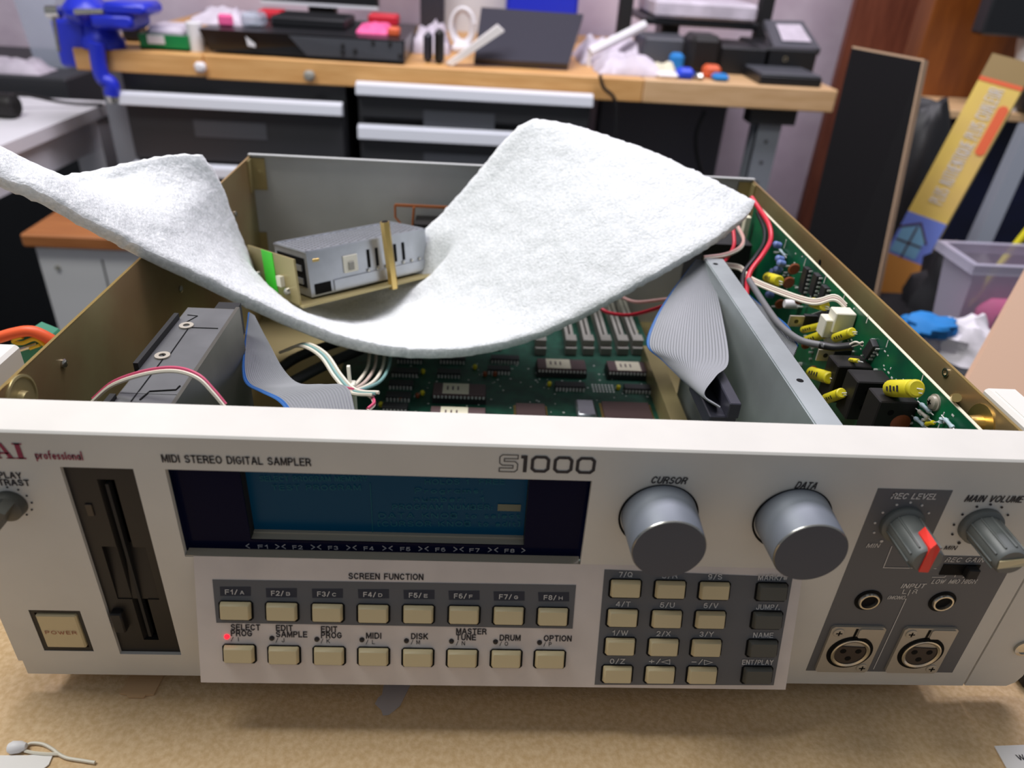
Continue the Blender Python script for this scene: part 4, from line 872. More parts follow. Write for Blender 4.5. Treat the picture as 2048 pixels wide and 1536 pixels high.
# ================================================================== foam sheet draped over the case
TH0 = .0088
def pxc(lst): return [at(u, v, y=y) for u, v, y in lst]
front = pxc([(-130, 318, .120), (-60, 335, .126), (0, 364, .132), (60, 388, .136), (130, 424, .143), (200, 462, .150), (300, 514, .162), (400, 560, .174), (500, 607, .183), (600, 650, .191), (700, 686, .197), (800, 704, .202), (870, 707, .204), (950, 702, .206), (1050, 680, .209), (1150, 640, .212), (1250, 586, .215), (1350, 530, .220), (1430, 482, .232), (1490, 436, .252), (1508, 408, .262)])
left = pxc([(-130, 318, .120), (-70, 290, .140), (0, 326, .160), (60, 362, .180), (130, 356, .196), (200, 341, .212), (280, 322, .232), (350, 309, .250), (398, 310, .262)])
back = pxc([(398, 310, .262), (424, 345, .266), (445, 400, .272), (470, 470, .280), (500, 535, .290), (545, 585, .300), (620, 606, .310), (700, 592, .314), (780, 540, .318), (845, 470, .322), (882, 436, .326), (944, 366, .333), (1004, 292, .340), (1040, 256, .343), (1075, 243, .345)])
right = pxc([(1508, 408, .262), (1450, 378, .272), (1380, 343, .285), (1300, 308, .302), (1210, 276, .322), (1140, 254, .336), (1075, 243, .345)])
def arclen(P, sub=10):
    Q = spline(P, sub); d = [0]
    for i in range(1, len(Q)): d.append(d[-1] + (Q[i] - Q[i - 1]).length)
    T = d[-1]
    def f(t):
        t = min(max(t, 0), 1) * T; i = 0
        lo, hi = 0, len(d) - 1
        while hi - lo > 1:
            mid = (lo + hi) // 2
            if d[mid] <= t: lo = mid
            else: hi = mid
        k = (t - d[lo]) / max(1e-9, d[hi] - d[lo]); return Q[lo].lerp(Q[hi], k)
    return f
fF, fB, fL, fR = arclen(front), arclen(back), arclen(left), arclen(right)
def first(f, test):
    k = 0
    while k < 1000 and not test(f(k / 1000)): k += 1
    return k / 1000
def lowest(f): return min((f(k / 400).z, k / 400) for k in range(401))[1]
WX = -.2036; SW, SV = .24, .60
aF = first(fF, lambda p: p.x >= WX); aB = first(fB, lambda p: p.z <= HT + TH0 * .55)
vF, vB = lowest(fF), lowest(fB)
print('foam crossing', aF, fF(aF), aB, fB(aB), vF, fF(vF), vB, fB(vB))
def remap(f, a, v):
    def g(s):
        if s < SW: k = a * s / SW
        elif s < SV: k = a + (v - a) * (s - SW) / (SV - SW)
        else: k = v + (1 - v) * (s - SV) / (1 - SV)
        return f(k)
    return g
gF, gB = remap(fF, aF, vF), remap(fB, aB, vB)
NS, NT, TH = 190, 90, TH0
c00, c10, c01, c11 = fF(0), fF(1), fB(0), fB(1)
G = [[None] * (NT + 1) for _ in range(NS + 1)]
for i in range(NS + 1):
    s = i / NS; wL = max(0, 1 - s / SW); wL = wL * wL * (3 - 2 * wL); wR = max(0, (s - SV) / (1 - SV)) ** 1.5
    for j in range(NT + 1):
        t = j / NT
        G[i][j] = gF(s) * (1 - t) + gB(s) * t + (fL(t) - c00.lerp(c01, t)) * wL + (fR(t) - c10.lerp(c11, t)) * wR
PR = Euler((-0.1607, 0.0359, 0.7243), 'XYZ').to_matrix().to_4x4(); PM = Matrix.Translation((-0.1328, 0.2425, 0.0752)) @ PR; PI_ = PM.inverted()
def seat():
    for i in range(1, NS):
        for j in range(1, NT):                          # the power supply presses its bracket into the foam
            l = PI_ @ G[i][j]; dx = max(-.013 - l.x, 0, l.x - .110); dy = max(-.010 - l.y, 0, l.y - .060); e = math.hypot(dx, dy)
            if e > .03: continue
            q = -.0040 - TH * .55 + e * 1.1 + e * e * 45; h = .005
            k = max(0.0, min(1.0, .5 + .5 * (l.z - q) / h)); f = max(0.0, min(1.0, (.026 - l.z) / .020)) * min(1, 4 * min(j, NT - j) / NT); f = f * f * (3 - 2 * f)
            nz = l.z * (1 - k) + q * k - h * k * (1 - k); l.z = l.z + (nz - l.z) * f; G[i][j] = PM @ l
seat()
for _ in range(14):                                     # even out creases, edges stay
    H = [r[:] for r in G]
    for i in range(1, NS):
        for j in range(1, NT): H[i][j] = (G[i - 1][j] + G[i + 1][j] + G[i][j - 1] + G[i][j + 1]) * .2 + G[i][j] * .2
    G = H
seat()
mb = MB(); top = []; bot = []
for i in range(NS + 1):
    for j in range(NT + 1):
        a = G[min(i + 1, NS)][j] - G[max(i - 1, 0)][j]; b = G[i][min(j + 1, NT)] - G[i][max(j - 1, 0)]
        n_ = a.cross(b).normalized(); p = G[i][j]
        e = min(i, NS - i, j, NT - j)
        hh = TH / 2 * (1 if e > 1 else (.90 if e == 1 else .72))
        k = .0005 * noise.noise(p * 260) + .0007 * noise.noise(p * 90)
        jit = Vector((noise.noise(p * 300 + Vector((9, 0, 0))), noise.noise(p * 300 + Vector((0, 9, 0))), noise.noise(p * 300 + Vector((0, 0, 9))))) * (.0009 if e == 0 else 0)
        top.append(p + n_ * (hh + k) + jit); bot.append(p - n_ * (hh - k * .5) + jit)
Wn = NT + 1; off = len(top); mb.v = top + bot
for i in range(NS):
    for j in range(NT):
        a, b, c, d = i * Wn + j, (i + 1) * Wn + j, (i + 1) * Wn + j + 1, i * Wn + j + 1
        mb.f.append([a, b, c, d]); mb.mi.append(0); mb.f.append([off + d, off + c, off + b, off + a]); mb.mi.append(0)
rim = [i * Wn for i in range(NS + 1)] + [NS * Wn + j for j in range(1, NT + 1)] + [i * Wn + NT for i in range(NS - 1, -1, -1)] + [j for j in range(NT - 1, 0, -1)]
for k in range(len(rim)):
    a, b = rim[k], rim[(k + 1) % len(rim)]; mb.f.append([a, off + a, off + b, b]); mb.mi.append(0)
FOAM = mb.build('foam_sheet', 'foam', recalc=False, smooth=True)
FOAM.data.polygons.foreach_set('use_smooth', [True] * len(FOAM.data.polygons))
tag(FOAM, 'thick white packing foam sheet draped across the open sampler', 'foam sheet')

# ================================================================== small power supply lying on the foam
PR = Euler((-0.1607, 0.0359, 0.7243), 'XYZ').to_matrix().to_4x4(); PM = Matrix.Translation((-0.1328, 0.2425, 0.0752)) @ PR
LX, DY_, HZ = .0985, .045, .0312
psu = thing('power_supply', 'small silver perforated power supply on a gold bracket lying on the white foam', 'power supply', tuple(PM.translation))
mb = MB(PM); mb.box(0, LX, 0, DY_, 0, HZ - .001); mb.box(-.0005, LX + .0005, -.0005, DY_ + .0005, HZ - .0012, HZ - .0004)
mb.box(.018, LX - .001, -.0012, 0, .0012, .0085)
CS = mb.build('case', 'psu_steel', psu)
mb = MB(PM)                                              # perforated lid: rows of slots
nx, ny = 26, 9
for i in range(nx):
    for j in range(ny):
        x = .004 + i * (LX - .008) / (nx - 1); y = .004 + j * (DY_ - .008) / (ny - 1) + (.0012 if i % 2 else -.0012)
        r = .0011; mb.add([(x + r * math.cos(k * 1.0472), y + r * 1.3 * math.sin(k * 1.0472), HZ - .0003) for k in range(6)], [(0, 1, 2, 3, 4, 5)])
o = mb.build('vent_holes', 'vent_dark', CS, recalc=False); o['kind'] = 'stuff'
mb = MB(PM); mb.box(0, LX, 0, .0018, HZ - .0012, HZ + .0002); mb.box(0, LX, DY_ - .0018, DY_, HZ - .0012, HZ + .0002); mb.box(0, .0018, 0, DY_, HZ - .0012, HZ + .0002); mb.box(LX - .0018, LX, 0, DY_, HZ - .0012, HZ + .0002); mb.build('lid_rim', 'psu_steel', CS)
for k, x in enumerate((.0462, .0532, .0690, .0762)):
    mb = MB(PM); mb.prism([(x, 0), (x + .0022, 0), (x + .0022, 1), (x, 1)], 0, 0) if False else mb.rbox(x, x + .0024, -.0004, .0, .0115, .0245, .0002); mb.build('vent_slot', 'hole_black', CS)
mb = MB(PM); mb.rbox(.0265, .0380, -.0010, .0, .0115, .0235, .0004); mb.build('voltage_switch', 'conn_white', CS); mb = MB(PM); mb.rbox(.0300, .0345, -.0020, -.001, .013, .019, .0004); mb.build('switch_slider', 'simm_grey', CS)
mb = MB(PM); mb.box(.003, .0155, -.0003, 0, .0012, .0085); mb.build('terminal_opening', 'hole_black', CS)
mb = MB(PM)
for x in (.046, .0535, .061, .069, .0765, .084, .091): mb.lathe((x, -.0004, .0100), (0, -1, 0), [(0, .0012), (.0008, .001), (.001, 0)], 10)
mb.build('lid_dimple', 'chrome', CS, smooth=True)
mb = MB(PM); mb.rbox(.004, .009, -.0003, 0, .0235, .0255, .0001); mb.build('lid_notch', 'gold_edge', CS)
mb = MB(PM); mb.box(-.0006, 0, .004, DY_ - .004, .006, .026); mb.box(-.0014, -.0006, .007, DY_ - .006, .008, .012, 1); mb.box(-.0014, -.0006, .007, DY_ - .006, .017, .021, 1); mb.build('terminal_end', ['hole_black', 'psu_steel'], CS)
mb = MB(PM); mb.box(-.0120, .1080, -.0095, DY_ + .010, -.0030, -.0015); BR = mb.build('bracket', 'gold_zinc_plain', psu)
mb = MB(PM); mb.box(-.0120, -.0106, -.0050, .062, -.0030, .0290); mb.build('bracket_flange', 'gold_zinc_plain', psu)
mb = MB(PM); mb.box(-.0124, -.0120, .0240, .0400, -.0010, .0292); mb.build('green_tape', 'tape_green', psu)
mb = MB(PM); mb.box(-.0150, -.0120, .0120, .0180, .0080, .0150); mb.build('white_plug', 'conn_white', psu)
mb = MB(PM)
for y, z in ((.0085, .0055), (.05, .010)): mb.lathe((-.0120, y, z), (-1, 0, 0), [(0, .0028), (.002, .0024), (.003, .0012), (.003, 0)], 12)
mb.build('bracket_screw', 'chrome', psu, smooth=True)
mb = MB(PM); mb.cyl((.0612, -.0075, -.0050), (.0575, -.0095, .0435), .0035, n=6); mb.cyl((.0575, -.0095, .0430), (.0574, -.00955, .0437), .0024, n=10, m=1); mb.build('hex_standoff', ['gold_edge', 'hole_black'], psu)
mb = MB(PM); mb.tube([(.1075, -.006, -.002), (.1090, -.0065, .0020), (.1075, -.007, .0060), (.1060, -.007, .0085)], .0010, 6); mb.box(.105, .111, -.0085, -.005, -.003, -.001); mb.build('bracket_hook', 'gold_edge', psu)

# ================================================================== bits on the workbench
tz = TZ
# paper tag with a string and bead
tg = thing('paper_tag', 'white paper tag with looped string at the front left corner of the workbench', 'tag', (at(30, 1510, z=tz).x, at(30, 1510, z=tz).y, tz))
P = [at(u, v, z=tz + .0003) for u, v in ((-60, 1512), (55, 1512), (108, 1507), (98, 1530), (60, 1560), (-60, 1570))]
mb = MB(); n = len(P); mb.add(P + [p + Vector((0, 0, .0005)) for p in P], [tuple(range(n))[::-1], tuple(range(n, 2 * n))] + [(i, (i + 1) % n, n + (i + 1) % n, n + i) for i in range(n)]); mb.build('card', 'paper', tg)
c = at(32, 1496, z=tz + .002); mb = MB(); mb.lathe(c + Vector((-.0035, 0, 0)), (1, 0.1, 0), [(0, 0), (.0005, .0018), (.002, .0026), (.005, .0024), (.0072, .0014), (.0078, 0)], 14); mb.build('bead', 'plastic_white', tg, smooth=True)
mb = MB(); mb.tube([at(u, v, z=tz + .001) for u, v in ((45, 1500), (60, 1487), (85, 1488), (105, 1498), (118, 1508), (135, 1516), (165, 1521), (190, 1525))], .0007, 6); mb.tube([at(u, v, z=tz + .001) for u, v in ((118, 1508), (95, 1508), (70, 1506), (50, 1502))], .0007, 6); mb.build('string', 'wire_white', tg, smooth=True)
# card at the right corner
P = [at(u, v, z=tz + .0004) for u, v in ((1988, 1493), (2100, 1489), (2130, 1580), (2035, 1560), (2012, 1536))]
mb = MB(); n = len(P); mb.add(P + [p + Vector((0, 0, .0005)) for p in P], [tuple(range(n))[::-1], tuple(range(n, 2 * n))] + [(i, (i + 1) % n, n + (i + 1) % n, n + i) for i in range(n)])
CARD = thing('paper_card', 'white printed paper card at the front right corner of the workbench', 'card', tuple(P[0])); co = mb.build('sheet', 'paper', CARD)
UPM = Matrix(((1, 0, 0, 0), (0, 1, 0, 0), (0, 0, 1, 0), (0, 0, 0, 1)))
lettering('W', at(2038, 1521, z=tz + .0009), at(2052, 1520, z=tz + .0009), .0026, UPM, 'ink_dark', CARD, .02)
# cardboard tab and torn tape under the key panel
P = [at(u, v, z=tz + .0002) for u, v in ((262, 1352), (328, 1352), (308, 1391), (292, 1392), (288, 1397), (258, 1396), (254, 1391), (240, 1389))]
mb = MB(); n = len(P); mb.add(P + [p + Vector((0, 0, .0008)) for p in P], [tuple(range(n))[::-1], tuple(range(n, 2 * n))] + [(i, (i + 1) % n, n + (i + 1) % n, n + i) for i in range(n)])
tag(mb.build('cardboard_tab', 'cardboard'), 'small brown cardboard tab sticking out under the sampler front', 'cardboard')
P = [at(u, v, z=tz + .0002) for u, v in ((768, 1368), (822, 1368), (806, 1400), (800, 1412), (778, 1430), (766, 1431), (762, 1420), (750, 1408), (756, 1396), (764, 1390))]
mb = MB(); n = len(P); mb.add(P + [p + Vector((0, 0, .0003)) for p in P], [tuple(range(n))[::-1], tuple(range(n, 2 * n))] + [(i, (i + 1) % n, n + (i + 1) % n, n + i) for i in range(n)])
tag(mb.build('tape_scrap', 'tape_clear'), 'torn scrap of clear tape on the workbench below the key panel', 'tape')
c = at(2046, 1352, z=tz + .004); mb = MB(); mb.rbox(c.x - .0025, c.x + .02, c.y - .006, c.y + .008, tz, tz + .009, .0025)
tag(mb.build('rubber_bumper', 'black_matte', smooth=True), 'black rubber block on the workbench beside the rack ear', 'bumper')
# green tool with an orange handle, left of the case
tl = thing('hand_tool', 'green hand tool with yellow loop and orange handle left of the sampler', 'tool', (at(60, 690, y=.17).x, .17, tz))
a = at(60, 700, y=.17)
mb = MB(); p = [at(u, v, y=.17) for u, v in ((20, 690), (55, 668), (90, 682), (110, 700), (60, 780), (30, 790))]
q = [Vector((k.x, .186, k.z)) for k in p]; n = len(p); mb.add(p + q, [tuple(range(n)), tuple(range(n, 2 * n))[::-1]] + [(i, (i + 1) % n, n + (i + 1) % n, n + i) for i in range(n)])
mb.box(a.x - .01, a.x + .01, .172, .184, tz, p[4].z + .005); mb.build('body', 'tool_green', tl)
mb = MB(); mb.tube([at(u, v, y=.168) for u, v in ((-5, 676), (30, 666), (60, 662), (85, 670), (120, 690))], .0033, 10); mb.build('handle', 'orange_handle', tl, smooth=True)
mb = MB(); mb.tube([at(u, v, y=.167) for u, v in ((45, 674), (30, 678), (28, 684), (45, 686), (70, 678), (92, 692))], .0012, 8); mb.tube([at(u, v, y=.167) for u, v in ((60, 697), (80, 690))], .001, 6); mb.build('yellow_loop', 'tool_yellow', tl, smooth=True)
mb = MB(); mb.tube([at(u, v, y=.168) for u, v in ((38, 700), (75, 688))], .0013, 6); mb.build('metal_blade', 'chrome', tl)
# ================================================================== rear bench, cabinets and clutter
BY = 1.20
def X(u, v, y): return at(u, v, y=y).x
def Z(u, v, y): return at(u, v, y=y).z
rb = thing('rear_bench', 'long wooden workbench with grey steel legs along the back wall', 'workbench', (0, 1.5, -0.86))
xa, xb, xc_, xd = X(150, 110, BY), X(405, 110, BY), X(1290, 160, BY), X(1672, 200, BY)
MB().rbox(xa, xb, BY - .006, BY + .66, BZ - .036, BZ, .002).build('board', 'wood_bench', rb); MB().rbox(xb, xc_ - .001, BY, BY + .66, BZ - .040, BZ, .002).build('board', 'wood_bench', rb); MB().rbox(xc_, xd, BY, BY + .66, BZ - .040, BZ, .002).build('board', 'wood_pale', rb)
lx0 = X(1512, 260, BY + .03); lx1 = X(1562, 260, BY + .03)
mb = MB(); mb.box(lx0, lx1, BY + .03, BY + .033, -.86, BZ - .04); mb.box(lx0, lx0 + .003, BY + .03, BY + .07, -.86, BZ - .04)
LG = mb.build('leg', 'leg_grey', rb)
mb = MB()
for k in range(8): mb.lathe(((lx0 + lx1) / 2, BY + .03, .02 - k * .04), (0, -1, 0), [(.0003, .004), (.0004, 0)], 12)
mb.build('leg_hole', 'device_grey', LG)
MB().box(lx0 - .02, lx1 + .02, BY + .02, BY + .06, BZ - .07, BZ - .04).build('corner_plate', 'cabinet_black', rb)
MB().box(xa + .02, xa + .06, BY + .03, BY + .07, -.86, BZ - .04).build('leg', 'leg_grey', rb)
for u, v in ((403, 133), (620, 150)):
    p = at(u, v, y=BY - .002); MB().rbox(p.x - .009, p.x + .009, BY - .016, BY, p.z - .008, p.z + .008, .004).build('clamp_knob', 'plastic_white' if u < 500 else 'simm_grey', rb, smooth=True)
# drawer cabinets
def cabinet(u0, u1, strips, label, body_top):
    y = BY - .004; x0 = X(u0, 240, y); x1 = X(u1, 240, y)
    c = thing('drawer_cabinet', label, 'cabinet', ((x0 + x1) / 2, y + .25, -.86), 'drawer cabinets under the rear bench')
    MB().box(x0, x1, y + .02, y + .55, -.84, body_top).build('body', 'cabinet_black', c)
    MB().box(x0 + .02, x1 - .02, y + .05, y + .5, -.86, -.84).build('plinth', 'black_matte', c)
    for (za, zb, zc) in strips:                          # front: strip top, strip bottom, drawer bottom
        d = MB().rbox(x0 + .004, x1 - .004, y, y + .02, zc, za - .001, .002).build('drawer', 'cabinet_black', c)
        mb = MB(); mb.add([(x0 + .002, y - .002, za), (x0 + .002, y - .016, za - .004), (x0 + .002, y - .018, zb + .004), (x0 + .002, y - .004, zb), (x0 + .002, y, zb), (x0 + .002, y, za)] + [(x1 - .002, y - .002, za), (x1 - .002, y - .016, za - .004), (x1 - .002, y - .018, zb + .004), (x1 - .002, y - .004, zb), (x1 - .002, y, zb), (x1 - .002, y, za)],
                   [(0, 1, 2, 3, 4, 5), (11, 10, 9, 8, 7, 6)] + [(i, (i + 1) % 6, 6 + (i + 1) % 6, 6 + i) for i in range(6)])
        mb.build('handle_strip', 'handle_alu', d)
        mb = MB(); mb.box(x0 + .12, x0 + .25, y - .001, y, zb - .05, zb - .02); mb.build('label_holder', 'device_grey', d)
    return c
zz = lambda u, v: Z(u, v, BY - .018)
cabinet(252, 690, [(zz(470, 196), zz(470, 224), zz(470, 330)), (zz(470, 335), zz(470, 360), -.35), (-.36, -.385, -.56), (-.57, -.595, -.83)], 'black drawer cabinet with a wide silver handle strip, left of two under the rear bench', zz(470, 150))
cabinet(715, 1182, [(zz(950, 177), zz(950, 205), zz(950, 248)), (zz(950, 262), zz(950, 292), zz(950, 340)), (zz(950, 350), zz(950, 380), -.30), (-.31, -.34, -.56), (-.57, -.6, -.83)], 'black drawer cabinet with stacked silver handle strips, nearer the bench leg', zz(950, 168))
# dark panel under the bench
a = at(1190, 300, y=BY + .2); b = at(1440, 300, y=BY + .2)
tag(MB().rbox(a.x, b.x, BY + .2, BY + .24, -.86, BZ - .045, .004).build('backing_board', 'panel_dark'), 'dark board standing under the bench right of the drawer cabinets', 'board')
mb = MB(); mb.tube([at(u, v, y=BY - .008) for u, v in ((1200, 150), (1207, 175), (1230, 200), (1232, 260), (1222, 330))], .0030, 8); tag(mb.build('hanging_cable', 'wire_black', smooth=True), 'thin black cable hanging over the bench edge below the clear bag', 'cable')
mb = MB(); mb.tube([at(u, v, y=BY + .1) for u, v in ((1410, 222), (1392, 270), (1398, 330), (1420, 380))], .004, 8); tag(mb.build('hanging_cable', 'wire_black', smooth=True), 'black cable loop hanging under the bench left of its grey leg', 'cable')

# --- vise
vs = thing('bench_vise', 'blue bench vise clamped to the left end of the rear bench', 'vise', (X(200, 100, BY), BY, BZ))
def vb(u0, v0, u1, v1, y0, y1, nm, m='vise_blue', bev=.006):
    a = at(u0, v1, y=y0); b = at(u1, v0, y=y0); return MB().rbox(a.x, b.x, y0, y1, a.z, b.z, bev).build(nm, m, vs, smooth=True)
mb = MB(); c = at(208, 92, y=BY + .02); mb.lathe((c.x, BY + .02, BZ), (0, 0, 1), [(0, .036), (.012, .036), (.020, .030), (.045, .026), (.045, 0)], 24); mb.build('swivel_base', 'vise_blue', vs, smooth=True)
vb(182, 30, 262, 58, BY - .03, BY + .05, 'fixed_jaw'); vb(205, 8, 288, 30, BY - .03, BY + .05, 'jaw_anvil'); vb(118, 0, 185, 50, BY - .03, BY + .05, 'moving_jaw', bev=.016); vb(120, 40, 165, 135, BY + .0, BY + .06, 'body_block')
mb = MB(); mb.tube([at(u, v, y=BY - .02) for u, v in ((193, 85), (197, 125), (205, 155), (222, 168), (224, 190))], .013, 10); mb.build('clamp_arm', 'vise_blue', vs, smooth=True)
for nm_, a_, b_, r_ in (('screw_bar', at(150, 24, y=BY - .05), at(208, 24, y=BY - .05), .005), ('screw_head', at(95, 24, y=BY - .05), at(120, 24, y=BY - .05), .010), ('tommy_bar', at(105, 20, y=BY - .055), at(118, 103, y=BY - .055), .003), ('clamp_screw', at(222, 180, y=BY - .02), at(227, 205, y=BY - .02), .009)):
    MB().cyl(a_, b_, r_, n=12).build(nm_, 'chrome', vs, smooth=True)

def onbench(u0, u1, v_top, y, dep, nm, m, label, cat, bev=.003, zb=None, group=None, parent=None):
    x0 = X(u0, v_top, y); x1 = X(u1, v_top, y); zt = Z((u0 + u1) / 2, v_top, y)
    o = MB().rbox(x0, x1, y, y + dep, BZ if zb is None else zb, zt, bev).build(nm, m, parent)
    if parent is None: tag(o, label, cat, group)
    return o
# green box
gb = thing('parts_box', 'small open green plastic parts box on the rear bench beside the vise', 'box', (X(325, 90, BY + .02), BY + .05, BZ))
x0, x1 = X(280, 90, BY + .02), X(376, 90, BY + .02); zt = Z(325, 70, BY + .02)
mb = MB()
for a in ((x0, x1, BY + .02, BY + .024), (x0, x1, BY + .12, BY + .124)): mb.box(*a, BZ, zt)
mb.box(x0, x0 + .004, BY + .024, BY + .12, BZ, zt); mb.box(x1 - .004, x1, BY + .024, BY + .12, BZ, zt); mb.box(x0, x1, BY + .02, BY + .124, BZ, BZ + .004); mb.build('tray', 'plastic_green', gb)
a = at(300, 82, y=BY + .019); mb = MB(); mb.box(a.x - .004, a.x + .025, BY + .0185, BY + .02, a.z - .004, a.z + .010); mb.build('label', 'plastic_white', gb)
mb = MB(); mb.rbox(x0 + .008, x1 - .01, BY + .03, BY + .115, BZ + .004, zt + .012, .008); mb.build('contents', 'bag_white', gb)
# white roll and black plug by the vise
mb = MB(); c = X(388, 80, BY + .03); mb.lathe((c, BY + .04, BZ), (0, 0, 1), [(0, .014), (.045, .014), (.047, .012), (.047, .006), (.0, .006)], 20); tag(mb.build('tape_roll', 'plastic_white', smooth=True), 'upright white roll standing between green box and black console', 'roll')
onbench(238, 275, 48, BY + .10, .04, 'power_adapter', 'black_plastic', 'black power adapter standing behind the vise', 'adapter', .006)
# black console
x0, x1 = X(402, 95, BY + .005), X(808, 105, BY + .005); zt = Z(600, 69, BY + .005); zb = BZ + .004
co = thing('game_console', 'long black game console with sloping front resting on the rear bench', 'console', ((x0 + x1) / 2, BY + .15, BZ))
mb = MB(); mb.add([(x0 + .01, BY + .02, zb), (x1, BY + .005, zb), (x1, BY + .28, zb), (x0 + .01, BY + .28, zb), (x0, BY + .005, zt), (x1 + .002, BY + .005, zt), (x1 + .002, BY + .28, zt), (x0, BY + .28, zt)], [(0, 3, 2, 1), (4, 5, 6, 7), (0, 1, 5, 4), (1, 2, 6, 5), (2, 3, 7, 6), (3, 0, 4, 7)]); mb.build('shell', 'device_black', co)
mb = MB(); xm = X(575, 70, BY); xn = X(612, 110, BY); mb.add([(xm, BY + .003, zt - .002), (xn, BY + .006, zb + .003), (x1 - .002, BY + .004, zb + .003), (x1 - .002, BY + .002, zt - .002)], [(0, 1, 2, 3)]); mb.add([(xm, BY + .006, zt - .002), (xn, BY + .012, zb + .003), (x1 - .002, BY + .008, zb + .003), (x1 - .002, BY + .006, zt - .002)], [(0, 1, 2, 3)]); mb.build('front_cover', 'device_grey', co, recalc=False)
for u, v in ((685, 92), (685, 104), (710, 102), (746, 86), (780, 88), (800, 112)):
    p = at(u, v, y=BY + .001); mb = MB(); mb.rbox(p.x - .003, p.x + .003, BY + .001, BY + .006, p.z - .004, p.z + .004, .001); mb.build('port', 'black_matte', co)
p = at(500, 84, y=BY + .006); mb = MB(); mb.add([(p.x - .006, BY + .004, p.z + .009), (p.x + .009, BY + .004, p.z - .002), (p.x + .009, BY + .004, p.z - .008), (p.x - .004, BY + .004, p.z - .006)], [(0, 1, 2, 3)]); mb.build('emblem', 'plastic_white', co, recalc=False)
for x in (x0 + .03, x1 - .03): MB().cyl((x, BY + .06, BZ), (x, BY + .06, zb), .01, n=12).build('foot', 'black_matte', co)
tz_ = zt
def ontop(u0, u1, v, y, dep, nm, m, label, cat, bev=.003, z0=None): return onbench(u0, u1, v, y, dep, nm, m, label, cat, bev, tz_ if z0 is None else z0)
ontop(540, 690, 36, BY + .10, .12, 'black_box', 'device_black', 'small black electronics box lying on top of the long console', 'box')
# papers and bits on the console
def crumple(nm, u0, u1, v_top, y, dep, zb, m, label, cat, seed=0, amp=.012):
    x0 = X(u0, v_top, y); x1 = X(u1, v_top, y); zt = Z((u0 + u1) / 2, v_top, y); r = random.Random(seed); N = 12
    mb = MB(); vs_ = []
    for i in range(N + 1):
        for j in range(N + 1):
            s, t = i / N, j / N; e = min(1, 4.5 * min(s, 1 - s, t, 1 - t))
            h = max(0.0015, (zt - zb) * (e ** .7) * (.65 + .35 * noise.noise(Vector((s * 3 + seed, t * 3, seed))) + .25 * noise.noise(Vector((s * 8 + seed, t * 8, 2)))))
            vs_.append((x0 + (x1 - x0) * s + amp * noise.noise(Vector((s * 4, t * 4, seed + 5))), y + dep * t, zb + h))
    base = [(v[0], v[1], zb + .0005) for v in vs_]; n = len(vs_); W_ = N + 1; fs = []
    for i in range(N):
        for j in range(N): a = i * W_ + j; fs.append((a, a + W_, a + W_ + 1, a + 1)); fs.append((n + a, n + a + 1, n + a + W_ + 1, n + a + W_))
    rim = [i * W_ for i in range(N + 1)] + [N * W_ + j for j in range(1, N + 1)] + [i * W_ + N for i in range(N - 1, -1, -1)] + [j for j in range(N - 1, 0, -1)]
    for k in range(len(rim)): a, b = rim[k], rim[(k + 1) % len(rim)]; fs.append((a, n + a, n + b, b))
    mb.add(vs_ + base, fs); return tag(mb.build(nm, m, smooth=True, recalc=True), label, cat)
crumple('plastic_bag', 375, 480, 12, BY + .06, .12, tz_, 'bag_white', 'crumpled white plastic bag on the left end of the black console', 'bag', 1)
p = at(450, 40, y=BY + .055); mb = MB(); mb.rbox(p.x - .012, p.x + .014, BY + .05, BY + .06, tz_, p.z + .010, .004); tag(mb.build('red_label', 'plastic_pink'), 'pinkish red wrapper in front of the white plastic bag', 'wrapper')
ontop(478, 520, 26, BY + .05, .05, 'clear_cup', 'bin_clear', 'small clear plastic cup between white bag and black box', 'cup', .006)
ontop(512, 562, 21, BY + .20, .05, 'red_cutter', 'plastic_red', 'flat red tool behind the small black box, left one', 'tool', .004); ontop(735, 795, 30, BY + .20, .05, 'red_tin', 'plastic_red', 'flat red tin behind the pink cloth', 'tin', .004)
crumple('pink_cloth', 712, 778, 44, BY + .06, .08, tz_, 'plastic_pink', 'bright pink crumpled cloth on the right end of the console', 'cloth', 3)
ontop(775, 798, 56, BY + .05, .03, 'orange_bit', 'carton_red', 'small orange bit beside the pink cloth', 'cap', .003)
crumple('paper_sheet', 822, 900, 42, BY + .16, .12, BZ, 'bag_white', 'white paper lying behind the right end of the console', 'paper', 4, .004)
onbench(868, 888, 60, BY + .04, .03, 'black_bottle', 'black_plastic', 'black bottle standing between console and dark tablet', 'bottle', .006); onbench(846, 864, 66, BY + .05, .03, 'dark_jar', 'device_dark', 'dark grey jar left of the black bottle', 'jar', .006)
# monitor base above the console
st = thing('monitor', 'black monitor with stand at the back of the rear bench above the console', 'monitor', (X(640, 20, BY + .40), BY + .42, BZ))
a = at(522, 6, y=BY + .38); b = at(756, 6, y=BY + .38); MB().rbox(a.x, b.x, BY + .38, BY + .41, a.z, a.z + .30, .004).build('screen', 'device_black', st); MB().box(a.x, b.x, BY + .378, BY + .38, a.z, a.z + .006).build('bezel_strip', 'handle_alu', st)
m_ = (a.x + b.x) / 2; MB().rbox(m_ - .03, m_ + .03, BY + .40, BY + .43, BZ, a.z + .1, .003).build('post', 'device_black', st); MB().rbox(m_ - .12, m_ + .12, BY + .33, BY + .5, BZ, BZ + .012, .004).build('foot_plate', 'device_black', st)
a = at(840, 30, y=BY + .5); tag(MB().rbox(a.x, a.x + .055, BY + .5, BY + .56, BZ, BZ + .6, .004).build('speaker_column', 'device_dark'), 'dark upright column between monitor and tablet', 'speaker')
